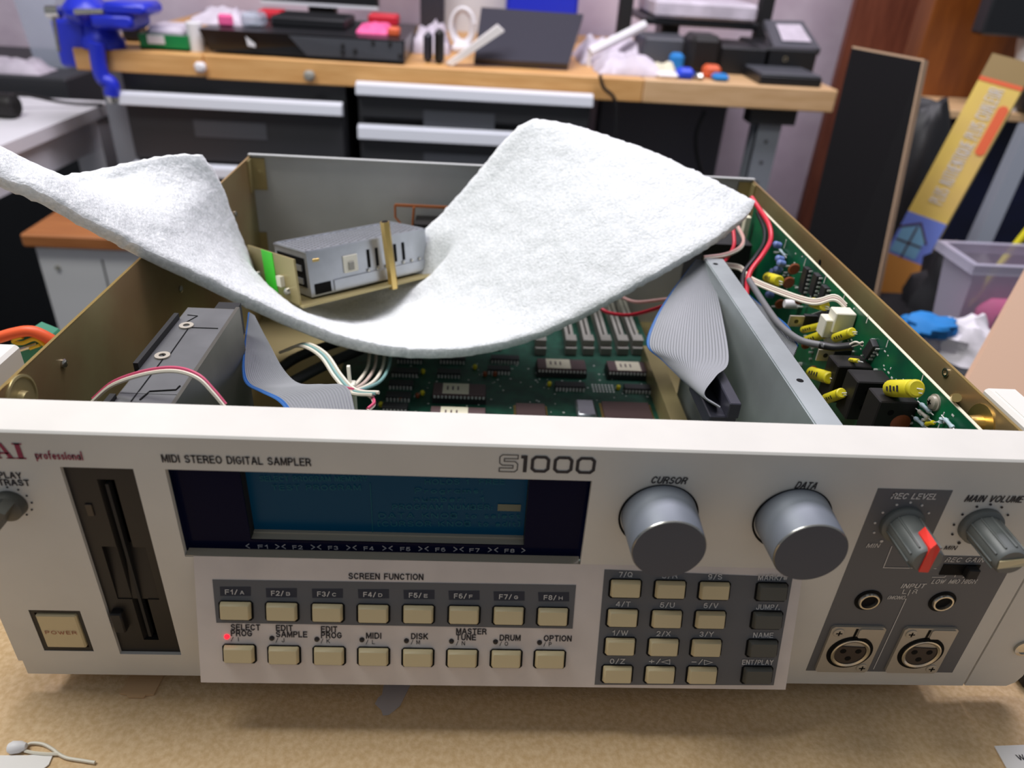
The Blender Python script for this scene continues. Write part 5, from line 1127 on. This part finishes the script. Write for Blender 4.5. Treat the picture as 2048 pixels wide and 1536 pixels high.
# dark tablet leaning back
tb = thing('tablet', 'large dark tablet leaning back on the rear bench', 'tablet', (X(1060, 130, BY + .05), BY + .12, BZ))
q = [at(948, 122, y=BY + .05), at(1135, 138, y=BY + .05), at(1165, 40, y=BY + .18), at(962, 26, y=BY + .18)]
nn = (q[1] - q[0]).cross(q[3] - q[0]).normalized() * -.012
for k in q[:2]: k.z = BZ + .002
mb = MB(); mb.hexa([k for k in q] + [k + nn * -1 for k in q]); mb.build('slab', 'device_dark', tb)
cc = sum(q, Vector()) / 4; mb = MB(); mb.add([cc + (k - cc) * .93 + nn * .06 for k in q], [(0, 1, 2, 3)]); mb.build('screen', 'device_black', tb, recalc=False)
mb = MB(); mb.hexa([Vector((cc.x - .03, BY + .16, BZ)), Vector((cc.x + .03, BY + .16, BZ)), Vector((cc.x + .03, BY + .26, BZ)), Vector((cc.x - .03, BY + .26, BZ)), cc + Vector((-.03, .03, .0)), cc + Vector((.03, .03, .0)), cc + Vector((.03, .04, .03)), cc + Vector((-.03, .04, .03))]); mb.build('rest', 'black_plastic', tb)
# leaning white catalogue, coiled cable, blue crate
q = [at(893, 128, y=BY + .02), at(905, 132, y=BY + .02), at(1008, 62, y=BY + .03), at(995, 50, y=BY + .03)]
mb = MB(); mb.hexa([Vector((k.x, BY + .02, max(k.z, BZ))) for k in q] + [Vector((k.x, BY + .047, max(k.z, BZ))) for k in q]); tag(mb.build('catalogue', 'wood_pale'), 'thick pale catalogue propped against the dark tablet', 'book').data.materials[0] = M['paper']
mb = MB(); c = at(925, 60, y=BY + .22)
for k in range(3): mb.tube([Vector((c.x + (.024 - k * .003) * math.cos(t * .6) , BY + .22 + k * .008 + .01 * math.sin(t * .3), BZ + .045 + (.034 - k * .003) * math.sin(t * .6))) for t in range(0, 12)], .004, 8)
mb.rbox(c.x - .02, c.x + .02, BY + .205, BY + .25, BZ, BZ + .014, .004)
tag(mb.build('coiled_cable', 'plastic_white', smooth=True), 'coiled white cable behind the propped catalogue', 'cable')
a = at(1012, 20, y=BY + .5); b = at(1152, 20, y=BY + .5); tag(MB().rbox(a.x, b.x, BY + .46, BY + .6, BZ, a.z + .12, .006).build('blue_crate', 'vise_blue'), 'blue plastic crate behind the dark tablet', 'crate')
a = at(870, 5, y=BY + .6); b = at(1010, 45, y=BY + .6); tag(MB().box(a.x, b.x, BY + .58, BY + .6, BZ, a.z + .05).build('white_board', 'cabinet_white'), 'white board standing against the wall left of the blue crate', 'board')
# black posts of a shelf
for u, lab in ((1240, 'black shelf post left of the instrument shelf'), (1522, 'black shelf post right of the instrument shelf')):
    a = at(u, 20, y=BY + .35); tag(MB().rbox(a.x, a.x + .028, BY + .35, BY + .38, BZ, BZ + .6, .002).build('shelf_post', 'black_matte'), lab, 'post')
sh = thing('instrument_stand', 'black stand with a grey tray between two black posts', 'stand', (X(1400, 60, BY + .25), BY + .3, BZ))
a = at(1292, 40, y=BY + .28); b = at(1520, 48, y=BY + .28); MB().rbox(a.x, b.x, BY + .28, BY + .5, a.z - .008, a.z + .006, .003).build('shelf', 'device_black', sh); MB().rbox(a.x + .015, b.x - .01, BY + .275, BY + .48, a.z + .006, a.z + .04, .006).build('tray', 'bag_white', sh); MB().rbox(a.x + .05, a.x + .09, BY + .35, BY + .42, BZ, a.z, .004).build('column', 'device_black', sh)
MB().rbox(a.x + .02, a.x + .12, BY + .30, BY + .46, BZ, BZ + .012, .003).build('foot_plate', 'device_black', sh)
# right hand clutter
crumple('paper_roll', 1165, 1300, 66, BY + .135, .14, BZ, 'bag_white', 'crumpled white paper right of the dark tablet', 'paper', 7)
crumple('clear_bag', 1200, 1330, 100, BY + .03, .10, BZ, 'bag_white', 'clear plastic bag at the bench edge below the crumpled paper', 'bag', 8)
q = at(1300, 50, y=BY + .2); mb = MB(); mb.tube([at(1180, 105, y=BY + .12), at(1240, 75, y=BY + .14), at(1290, 50, y=BY + .16)], .009, 8); mb.cyl(at(1180, 105, y=BY + .12), (at(1180, 105, y=BY + .12).x, BY + .12, BZ), .004, n=6); tag(mb.build('white_tube', 'plastic_white', smooth=True), 'white tube sloping up over the crumpled paper', 'tube')
onbench(1290, 1385, 78, BY + .16, .12, 'grey_instrument', 'device_grey', 'flat grey instrument under the instrument stand', 'instrument'); onbench(1385, 1450, 72, BY + .10, .08, 'black_holder', 'black_plastic', 'black holder in front of the instrument stand', 'holder', .01); onbench(1442, 1545, 96, BY + .12, .12, 'black_charger', 'device_black', 'black charger box left of the card terminal', 'charger')
o = onbench(1448, 1538, 90, BY + .30, .1, 'silver_box', 'device_grey', 'grey box behind the black charger', 'box')
for u0, u1, v, y, m_, nm, lab, cat in ((1316, 1360, 146, .015, 'plastic_white', 'white_spool', 'small white spool at the bench edge', 'spool'), (1358, 1392, 138, .02, 'plastic_blue', 'blue_bottle', 'small blue bottle beside the white spool', 'bottle'), (1412, 1446, 132, .05, 'carton_red', 'orange_pot', 'small orange and white pot behind the blue bits', 'pot'), (1430, 1462, 150, .02, 'cloth_blue', 'blue_clip', 'light blue clip at the bench edge', 'clip'), (1345, 1372, 108, .10, 'cloth_blue', 'teal_cap', 'teal cap behind the yellow cloth', 'cap'), (1392, 1412, 148, .02, 'chrome', 'metal_nut', 'shiny metal nut between blue bits', 'nut')): onbench(u0, u1, v, BY + y, .03, nm, m_, lab, cat, .006)
crumple('yellow_cloth', 1305, 1360, 122, BY + .05, .06, BZ, 'chip_label', 'pale yellow cloth above the white spool', 'cloth', 9)
# card terminal and flat black box
ct = thing('card_terminal', 'grey desktop terminal with tilted screen at the right end of the rear bench', 'terminal', (X(1590, 100, BY + .12), BY + .2, BZ))
a = at(1530, 100, y=BY + .12); b = at(1638, 100, y=BY + .12); zt2 = Z(1590, 98, BY + .12)
MB().rbox(a.x, b.x, BY + .12, BY + .30, BZ, zt2, .004).build('base', 'device_black', ct)
q = [at(1548, 94, y=BY + .14), at(1642, 98, y=BY + .14), at(1606, 42, y=BY + .26), at(1528, 40, y=BY + .26)]
nn = (q[1] - q[0]).cross(q[3] - q[0]).normalized() * .012; mb = MB(); mb.hexa(q + [k - nn for k in q]); mb.build('tilted_panel', 'device_grey', ct)
cc = sum(q, Vector()) / 4; mb = MB(); mb.add([cc + (k - cc) * .62 + nn * .05 + Vector((.004, 0, .002)) for k in q], [(0, 1, 2, 3)]); mb.build('screen', 'bag_white', ct, recalc=False)
mb = MB(); p = at(1570, 118, y=BY + .119); mb.ring(p, (0, -1, 0), .003, .005, .002, 16); mb.build('badge', 'chrome', ct)
fb = thing('flat_box', 'flat black box with grey lid at the right end of the rear bench', 'box', (X(1570, 165, BY + .01), BY + .06, BZ))
a = at(1520, 160, y=BY + .015); b = at(1644, 165, y=BY + .015); MB().rbox(a.x, b.x, BY + .015, BY + .13, BZ, BZ + .016, .002).build('tray', 'device_black', fb); MB().rbox(a.x + .002, b.x - .002, BY + .017, BY + .128, BZ + .016, BZ + .020, .002).build('lid', 'device_grey', fb)

# ------------------------------------------------------------------ left: white table
wt = thing('side_table', 'white table with square legs left of the rear bench', 'table', (-1.1, 1.2, -.86))
tzz = -.050
A = at(222, 203, z=tzz); B = at(0, 292, z=tzz)
A = Vector((A.x, A.y, tzz)); dB = (B - A); Q = [A, A + dB * 2.2, A + dB * 2.2 + Vector((-.6, 0, 0)), A + Vector((-.6, .0, 0))]
mb = MB(); mb.hexa([k + Vector((0, 0, -.022)) for k in Q] + Q); mb.build('table_top', 'table_white', wt)
mb = MB(); ap = [Q[0] + Vector((-.02, -.03, 0)), Q[1] + Vector((-.02, .03, 0)), Q[1] + Vector((-.045, .03, 0)), Q[0] + Vector((-.045, -.03, 0))]; mb.hexa([k + Vector((0, 0, -.085)) for k in ap] + [k + Vector((0, 0, -.022)) for k in ap]); mb.build('apron', 'table_white', wt)
for k, dx, dy in ((Q[0], -.035, -.035), (Q[1], -.035, .035), (Q[2], .035, .035), (Q[3], .035, -.035)):
    MB().box(k.x + dx - .028, k.x + dx + .028, k.y + dy - .028, k.y + dy + .028, -.86, tzz - .022).build('leg', 'table_white', wt)
def ont(u, v): return at(u, v, z=tzz)
# black unit behind the table with clear bin and bag
uy = 1.50; uz = Z(75, 135, 1.62)
tag(MB().rbox(-1.7, X(125, 140, uy), uy, 1.9, -.86, uz, .004).build('low_unit', 'cabinet_black'), 'low black unit behind the white table', 'cabinet')
y0 = 1.62; x0 = X(38, 60, y0); x1 = X(124, 60, y0)
mb = MB(); ztb = Z(75, -60, y0); mb.add([(x0 + .012, y0 + .01, uz), (x1 - .012, y0 + .01, uz), (x1 - .012, y0 + .13, uz), (x0 + .012, y0 + .13, uz), (x0, y0, ztb), (x1, y0, ztb), (x1, y0 + .14, ztb), (x0, y0 + .14, ztb)], [(0, 3, 2, 1), (0, 1, 5, 4), (1, 2, 6, 5), (2, 3, 7, 6), (3, 0, 4, 7)])
tag(mb.build('clear_bin', 'bin_clear', recalc=False), 'tall clear plastic bin on the low black unit', 'bin')
crumple('white_bag', -60, 70, 112, 1.52, .08, uz, 'bag_white', 'crumpled white bag in front of the clear bin', 'bag', 12)
mb = MB(); c = at(18, 212, z=tzz + .02); mb.lathe((c.x - .05, c.y, tzz + .022), (1, -.1, 0), [(0, .012), (.01, .022), (.06, .022), (.066, .019), (.066, .014), (.06, .0)], 18)
mb.tube([(c.x - .05, c.y, tzz + .022), (c.x - .02, c.y + .06, tzz + .03), (c.x + .05, c.y + .10, tzz + .01), (c.x + .11, c.y + .13, tzz + .004)], .003, 6)
tag(mb.build('power_tool', 'black_plastic', smooth=True), 'black round power tool end with cable on the white table', 'tool')
# ------------------------------------------------------------------ white cabinet with wooden top
y0 = .92; x0 = X(72, 500, y0); x1 = X(330, 520, y0); zt3 = Z(70, 490, y0)
wc = thing('low_cabinet', 'low white cabinet with an orange wooden top behind the left wall of the sampler', 'cabinet', ((x0 + x1) / 2, y0 + .15, -.86))
MB().box(x0, x1, y0, y0 + .24, -.86, zt3).build('body', 'cabinet_white', wc); MB().rbox(x0 - .012, x1 + .01, y0 - .012, y0 + .25, zt3, zt3 + .022, .003).build('top_board', 'wood_orange', wc)
mb = MB(); mb.box((x0 + x1) / 2 - .001, (x0 + x1) / 2 + .001, y0 - .001, y0, -.8, zt3 - .02); mb.build('door_gap', 'black_matte', wc)
p = at(116, 535, y=y0); mb = MB(); mb.lathe((p.x, y0, p.z), (0, -1, 0), [(0, .004), (.003, .004), (.003, 0)], 10); mb.build('screw_cap', 'simm_grey', wc)
pr = thing('clamp', 'black ribbed clamp with red handle on the low white cabinet', 'clamp', (X(245, 520, .86), .92, zt3 + .022))
a = at(200, 520, y=.86); b = at(275, 520, y=.86); zc = zt3 + .022
MB().rbox(a.x, b.x, .905, .955, zc, zc + .016, .002).build('body', 'black_plastic', pr)
for k in range(5):
    MB().box(a.x + .008 + k * .010, a.x + .012 + k * .010, .905, .955, zc + .016, zc + .022).build('rib', 'black_plastic', pr)
MB().rbox(b.x - .004, b.x + .045, .91, .935, zc + .001, zc + .013, .005).build('handle', 'plastic_red', pr, smooth=True)
# ------------------------------------------------------------------ right: boards, carton, shelf, bags
def slab(nm, P, th, m, label, cat, parent=None):
    n_ = (P[1] - P[0]).cross(P[3] - P[0]).normalized() * th
    mb = MB(); mb.hexa(list(P) + [k + n_ for k in P]); o = mb.build(nm, m, parent)
    if parent is None: tag(o, label, cat)
    return o
# upright maroon and brown wooden panels
SY = 1.25; zs_ = Z(1980, 224, SY)
a = at(1690, 60, y=1.66); b = at(1868, 60, y=1.66); tag(MB().box(a.x, b.x, 1.64, 1.66, -.86, .75).build('wood_panel', 'wood_maroon'), 'tall reddish brown wooden panel behind the right end of the bench', 'panel')
a = at(1852, 60, y=1.40); b = at(2000, 60, y=1.40); tag(MB().rbox(a.x, b.x + .12, 1.40, 1.46, zs_, .75, .002).build('wood_panel', 'wood_brown'), 'tall orange brown wooden panel right of the reddish panel', 'panel')
# black laminate board leaning
T0 = at(1705, 92, y=.99); T1 = at(1846, 118, y=.87); B0 = at(1600, 540, y=.91); B1 = at(1752, 575, y=.79)
d0 = (B0 - T0); d1 = (B1 - T1); k0 = (-.86 - T0.z) / d0.z; k1 = (-.86 - T1.z) / d1.z
P = [T0 + d0 * k0, T1 + d1 * k1, T1, T0]
lb = thing('leaning_board', 'black faced board with pale wooden edge leaning against the bench end', 'board', tuple(P[0]))
n_ = (P[1] - P[0]).cross(P[3] - P[0]).normalized() * .014
if n_.y < 0: n_ = -n_
mb = MB(); mb.hexa(P + [k + n_ for k in P]); mb.build('core', 'wood_edge', lb)
mb = MB(); Pf = [P[0], P[1], P[2] - Vector((0, 0, .003)), P[3] - Vector((0, 0, .003))]; mb.hexa([k - n_ * .01 for k in Pf] + [k - n_ * .08 for k in Pf]); mb.build('black_face', 'board_black', lb)
w_ = (P[1] - P[0]).normalized() * .002; mb = MB(); mb.hexa([P[1] - n_ * .05, P[1] + w_ - n_ * .05, P[1] + w_ + n_, P[1] + n_, P[2] - n_ * .05, P[2] + w_ - n_ * .05, P[2] + w_ + n_, P[2] + n_]); mb.build('edge_strip', 'wood_edge', lb)
# yellow carton
TL = at(1985, 106, y=.95); TR = at(2042, 124, y=.925); BL = at(1726, 590, y=.90); BR_ = at(1800, 606, y=.86)
dl_ = BL - TL; CZ = -.30
bl = TL + dl_ * ((CZ - TL.z) / dl_.z)
ca = thing('flooring_carton', 'long yellow printed carton leaning beside the black board', 'carton', tuple(bl))
up_ = (TL - bl); Lc = up_.length; up_.normalize(); rt = (TR - TL); rt = (rt - up_ * rt.dot(up_)); wd = .060; rt.normalize(); ot = rt.cross(up_).normalized()
if ot.y > 0: ot = -ot
CM = Matrix(((rt.x, up_.x, ot.x, bl.x), (rt.y, up_.y, ot.y, bl.y), (rt.z, up_.z, ot.z, bl.z), (0, 0, 0, 1)))
def cfrac(u, v):
    # position along the carton for a pixel on its left edge plane
    d = ray(u, v); t = (bl - CAM_LOC).dot(ot) / d.dot(ot); p = CAM_LOC + d * t - bl; return p.dot(up_), p.dot(rt)
mb = MB(CM); mb.box(0, wd, 0, Lc, -.05, 0); mb.build('box', 'carton_yellow', ca)
ya = cfrac(1812, 420)[0]; yb_ = cfrac(1765, 500)[0]; yo = cfrac(1958, 150)[0]
mb = MB(CM); mb.box(0, wd, 0, yb_, 0, .0006); mb.build('orange_print', 'carton_orange', ca)
mb = MB(CM); mb.box(0, wd, yb_, ya, 0, .0006); mb.build('picture', 'carton_sky', ca)
h = ya - yb_; mb = MB(CM); mb.prism([(.004, yb_ + .004), (.044, yb_ + .004), (.044, yb_ + h * .55), (.026, yb_ + h * .78), (.004, yb_ + h * .62)], .0006, .0010); mb.build('picture_window', 'carton_glass', ca)
mb = MB(CM)
for q in ([(.000, yb_ + h * .62), (.026, yb_ + h * .84), (.048, yb_ + h * .45)], [(.024, yb_), (.024, yb_ + h * .75)], [(.004, yb_ + h * .35), (.044, yb_ + h * .35)]): mb.stroke(q, .003, z=.0013)
mb.build('picture_roof', 'carton_house', ca, recalc=False)
mb = MB(CM); mb.box(0, wd, yo, Lc, 0, .0006); mb.box(0, wd, yo - .006, yo, 0, .0007, 1); mb.build('top_print', ['carton_olive', 'carton_red'], ca)
yr = cfrac(1975, 200)[0]; mb = MB(CM); mb.prism(rr(wd - .016, wd - .002, yr - .075, yr - .002, .004), .0006, .0010); mb.build('red_badge', 'carton_red', ca)
y1_ = cfrac(1838, 395)[0]; y2_ = cfrac(1950, 165)[0]
fr = CM.to_3x3(); LM = Matrix(((up_.x, -rt.x, ot.x, 0), (up_.y, -rt.y, ot.y, 0), (up_.z, -rt.z, ot.z, 0), (0, 0, 0, 1)))
lettering('PLUS AUTHENTIQUE PLUS CHALEUR', CM @ Vector((.040, y1_, .0006)), CM @ Vector((.040, y2_, .0006)), .020, LM, 'ink_light', ca, .01, 0, .0005)
# shelf at the far right with a white spool
y0 = SY
sf = thing('side_shelf', 'pale wooden shelf on a grey metal leg at the right edge', 'shelf', (X(2040, 230, y0), y0 + .1, -.86))
a = at(1872, 222, y=y0); MB().rbox(a.x, a.x + .6, y0, y0 + .38, zs_ - .016, zs_, .002).build('board', 'wood_pale', sf)
t0 = at(2052, 262, y=1.22); t1 = at(1925, 545, y=1.12); dd = t1 - t0; t1 = t0 + dd * ((-.86 - t0.z) / dd.z)
mb = MB(); tt = t0 + dd * ((zs_ - .016 - t0.z) / dd.z); mb.hexa([t1, t1 + Vector((.032, 0, 0)), t1 + Vector((.032, .03, 0)), t1 + Vector((0, .03, 0)), tt, tt + Vector((.032, 0, 0)), tt + Vector((.032, .03, 0)), tt + Vector((0, .03, 0))]); mb.build('leg', 'leg_grey', sf)
mb = MB(); c = at(2030, 200, y=y0 + .06); mb.lathe((c.x, y0 + .06, zs_), (0, 0, 1), [(0, .045), (.01, .045), (.03, .032), (.055, .028), (.085, .026), (.12, .034), (.125, .034), (.125, 0)], 24); tag(mb.build('white_spool', 'plastic_white', smooth=True), 'tall white thread spool standing on the side shelf', 'spool')
mb = MB(); c = at(2100, 180, y=y0 - .02); mb.lathe((c.x + .0, y0 + .01, zs_), (0, 0, 1), [(0, .02), (.01, .032), (.05, .038), (.09, .030), (.10, 0)], 20); tag(mb.build('dark_helmet', 'device_black', smooth=True), 'dark rounded object on the side shelf in front of the spool', 'case')
a = at(1962, 70, y=1.28); tag(MB().rbox(a.x, a.x + .3, 1.28, 1.32, a.z, a.z + .35, .004).build('black_machine', 'device_black'), 'black machine housing at the top right in front of the orange brown panel', 'machine')
# tarp, bags, bin, cloths
tag(MB().rbox(X(1880, 350, 1.36), 1.5, 1.36, 1.44, -.86, zs_ - .02, .01).build('blue_tarp', 'tarp_blue'), 'dark blue tarpaulin hanging under the side shelf', 'tarp')
def blob(nm, u, v, y, rx, ry, rz, m, label, cat, seed, am=1.0):
    c = at(u, v, y=y); mb = MB(); N, Mn = 20, 12; vs_ = []
    for j in range(Mn + 1):
        ph = math.pi * j / Mn
        for i in range(N):
            th = 2 * math.pi * i / N; d = Vector((math.sin(ph) * math.cos(th), math.sin(ph) * math.sin(th), math.cos(ph)))
            k = 1 + am * .16 * noise.noise(d * 1.8 + Vector((seed, 0, 0))) + am * .07 * noise.noise(d * 4.5 + Vector((0, seed, 0))); vs_.append((c.x + rx * d.x * k, y + ry * d.y * k, c.z + rz * d.z * k))
    fs = [(j * N + i, j * N + (i + 1) % N, (j + 1) * N + (i + 1) % N, (j + 1) * N + i) for j in range(Mn) for i in range(N)]
    mb.add(vs_, fs); o = mb.build(nm, m, smooth=True); tag(o, label, cat); return o
blob('black_bag', 1888, 600, .76, .046, .05, .085, 'bag_black', 'black rubbish bag between the yellow carton and the translucent bin', 'bag', 2, 2.2); blob('black_bag', 1795, 440, 1.12, .055, .05, .22, 'bag_black', 'tall dark bag standing between leaning board and carton', 'bag', 5)
y0 = .60; x0 = X(1950, 540, y0); ztb = Z(1990, 528, y0); zbb = Z(1960, 720, y0)
bn = thing('storage_bin', 'translucent plastic bin with white cloth right of the sampler', 'bin', (x0 + .1, y0 + .1, zbb))
mb = MB(); mb.add([(x0 + .015, y0 + .012, zbb), (x0 + .20, y0 + .012, zbb), (x0 + .20, y0 + .058, zbb), (x0 + .015, y0 + .058, zbb), (x0, y0, ztb), (x0 + .215, y0, ztb), (x0 + .215, y0 + .07, ztb), (x0, y0 + .07, ztb)], [(0, 3, 2, 1), (0, 1, 5, 4), (1, 2, 6, 5), (2, 3, 7, 6), (3, 0, 4, 7)]); mb.build('tub', 'bin_lilac', bn, recalc=False)
mb = MB()
for a_ in ((x0 - .008, x0 + .223, y0 - .008, y0), (x0 - .008, x0 + .223, y0 + .07, y0 + .078), (x0 - .008, x0, y0, y0 + .07), (x0 + .215, x0 + .223, y0, y0 + .07)): mb.box(*a_, ztb - .012, ztb)
mb.build('rim', 'bin_lilac', bn)
MB().rbox(x0 + .05, x0 + .19, y0 + .02, y0 + .055, zbb + .004, zbb + .07, .02).build('contents', 'plastic_pink', bn, smooth=True)
tag(MB().rbox(x0 - .06, x0 + .35, y0 - .12, y0 + .215, -.86, zbb - .001, .004).build('storage_box', 'board_black'), 'black box on the floor carrying the translucent bin', 'box')
tag(MB().rbox(bl.x - .03, bl.x + .12, .88, 1.10, -.86, CZ - .022, .004).build('storage_box', 'board_black'), 'black box on the floor under the yellow carton', 'box')
blob('white_cloth', 1925, 692, .52, .045, .03, .032, 'cloth_white', 'white cloth heap in front of the translucent bin', 'cloth', 8, 3.0); blob('blue_cloth', 1862, 652, .52, .034, .02, .014, 'cloth_blue', 'bright blue cloth left of the white cloth', 'cloth', 9, 3.0)
mb = MB(); a = at(2000, 530, y=.72); b = at(2060, 455, y=.72); d_ = b - a; mb.cyl(a - d_ * 3, a + d_ * 1.6, .005, n=10); tag(mb.build('yellow_stick', 'stick_yellow', smooth=True), 'thin yellow stick leaning beside the translucent bin', 'stick')
# tan board leaning at the right of the workbench
P0 = at(1920, 770, y=.28); P1 = at(2056, 525, y=.40); dd = (P0 - P1); P0b = P1 + dd * ((TZ + .001 - P1.z) / dd.z)
R_ = Vector((.34, .06, 0))
slab('tan_board', [P0b, P0b + R_, P1 + R_, P1], .009, 'board_tan', 'tan fibreboard sheet leaning at the right of the sampler', 'board')
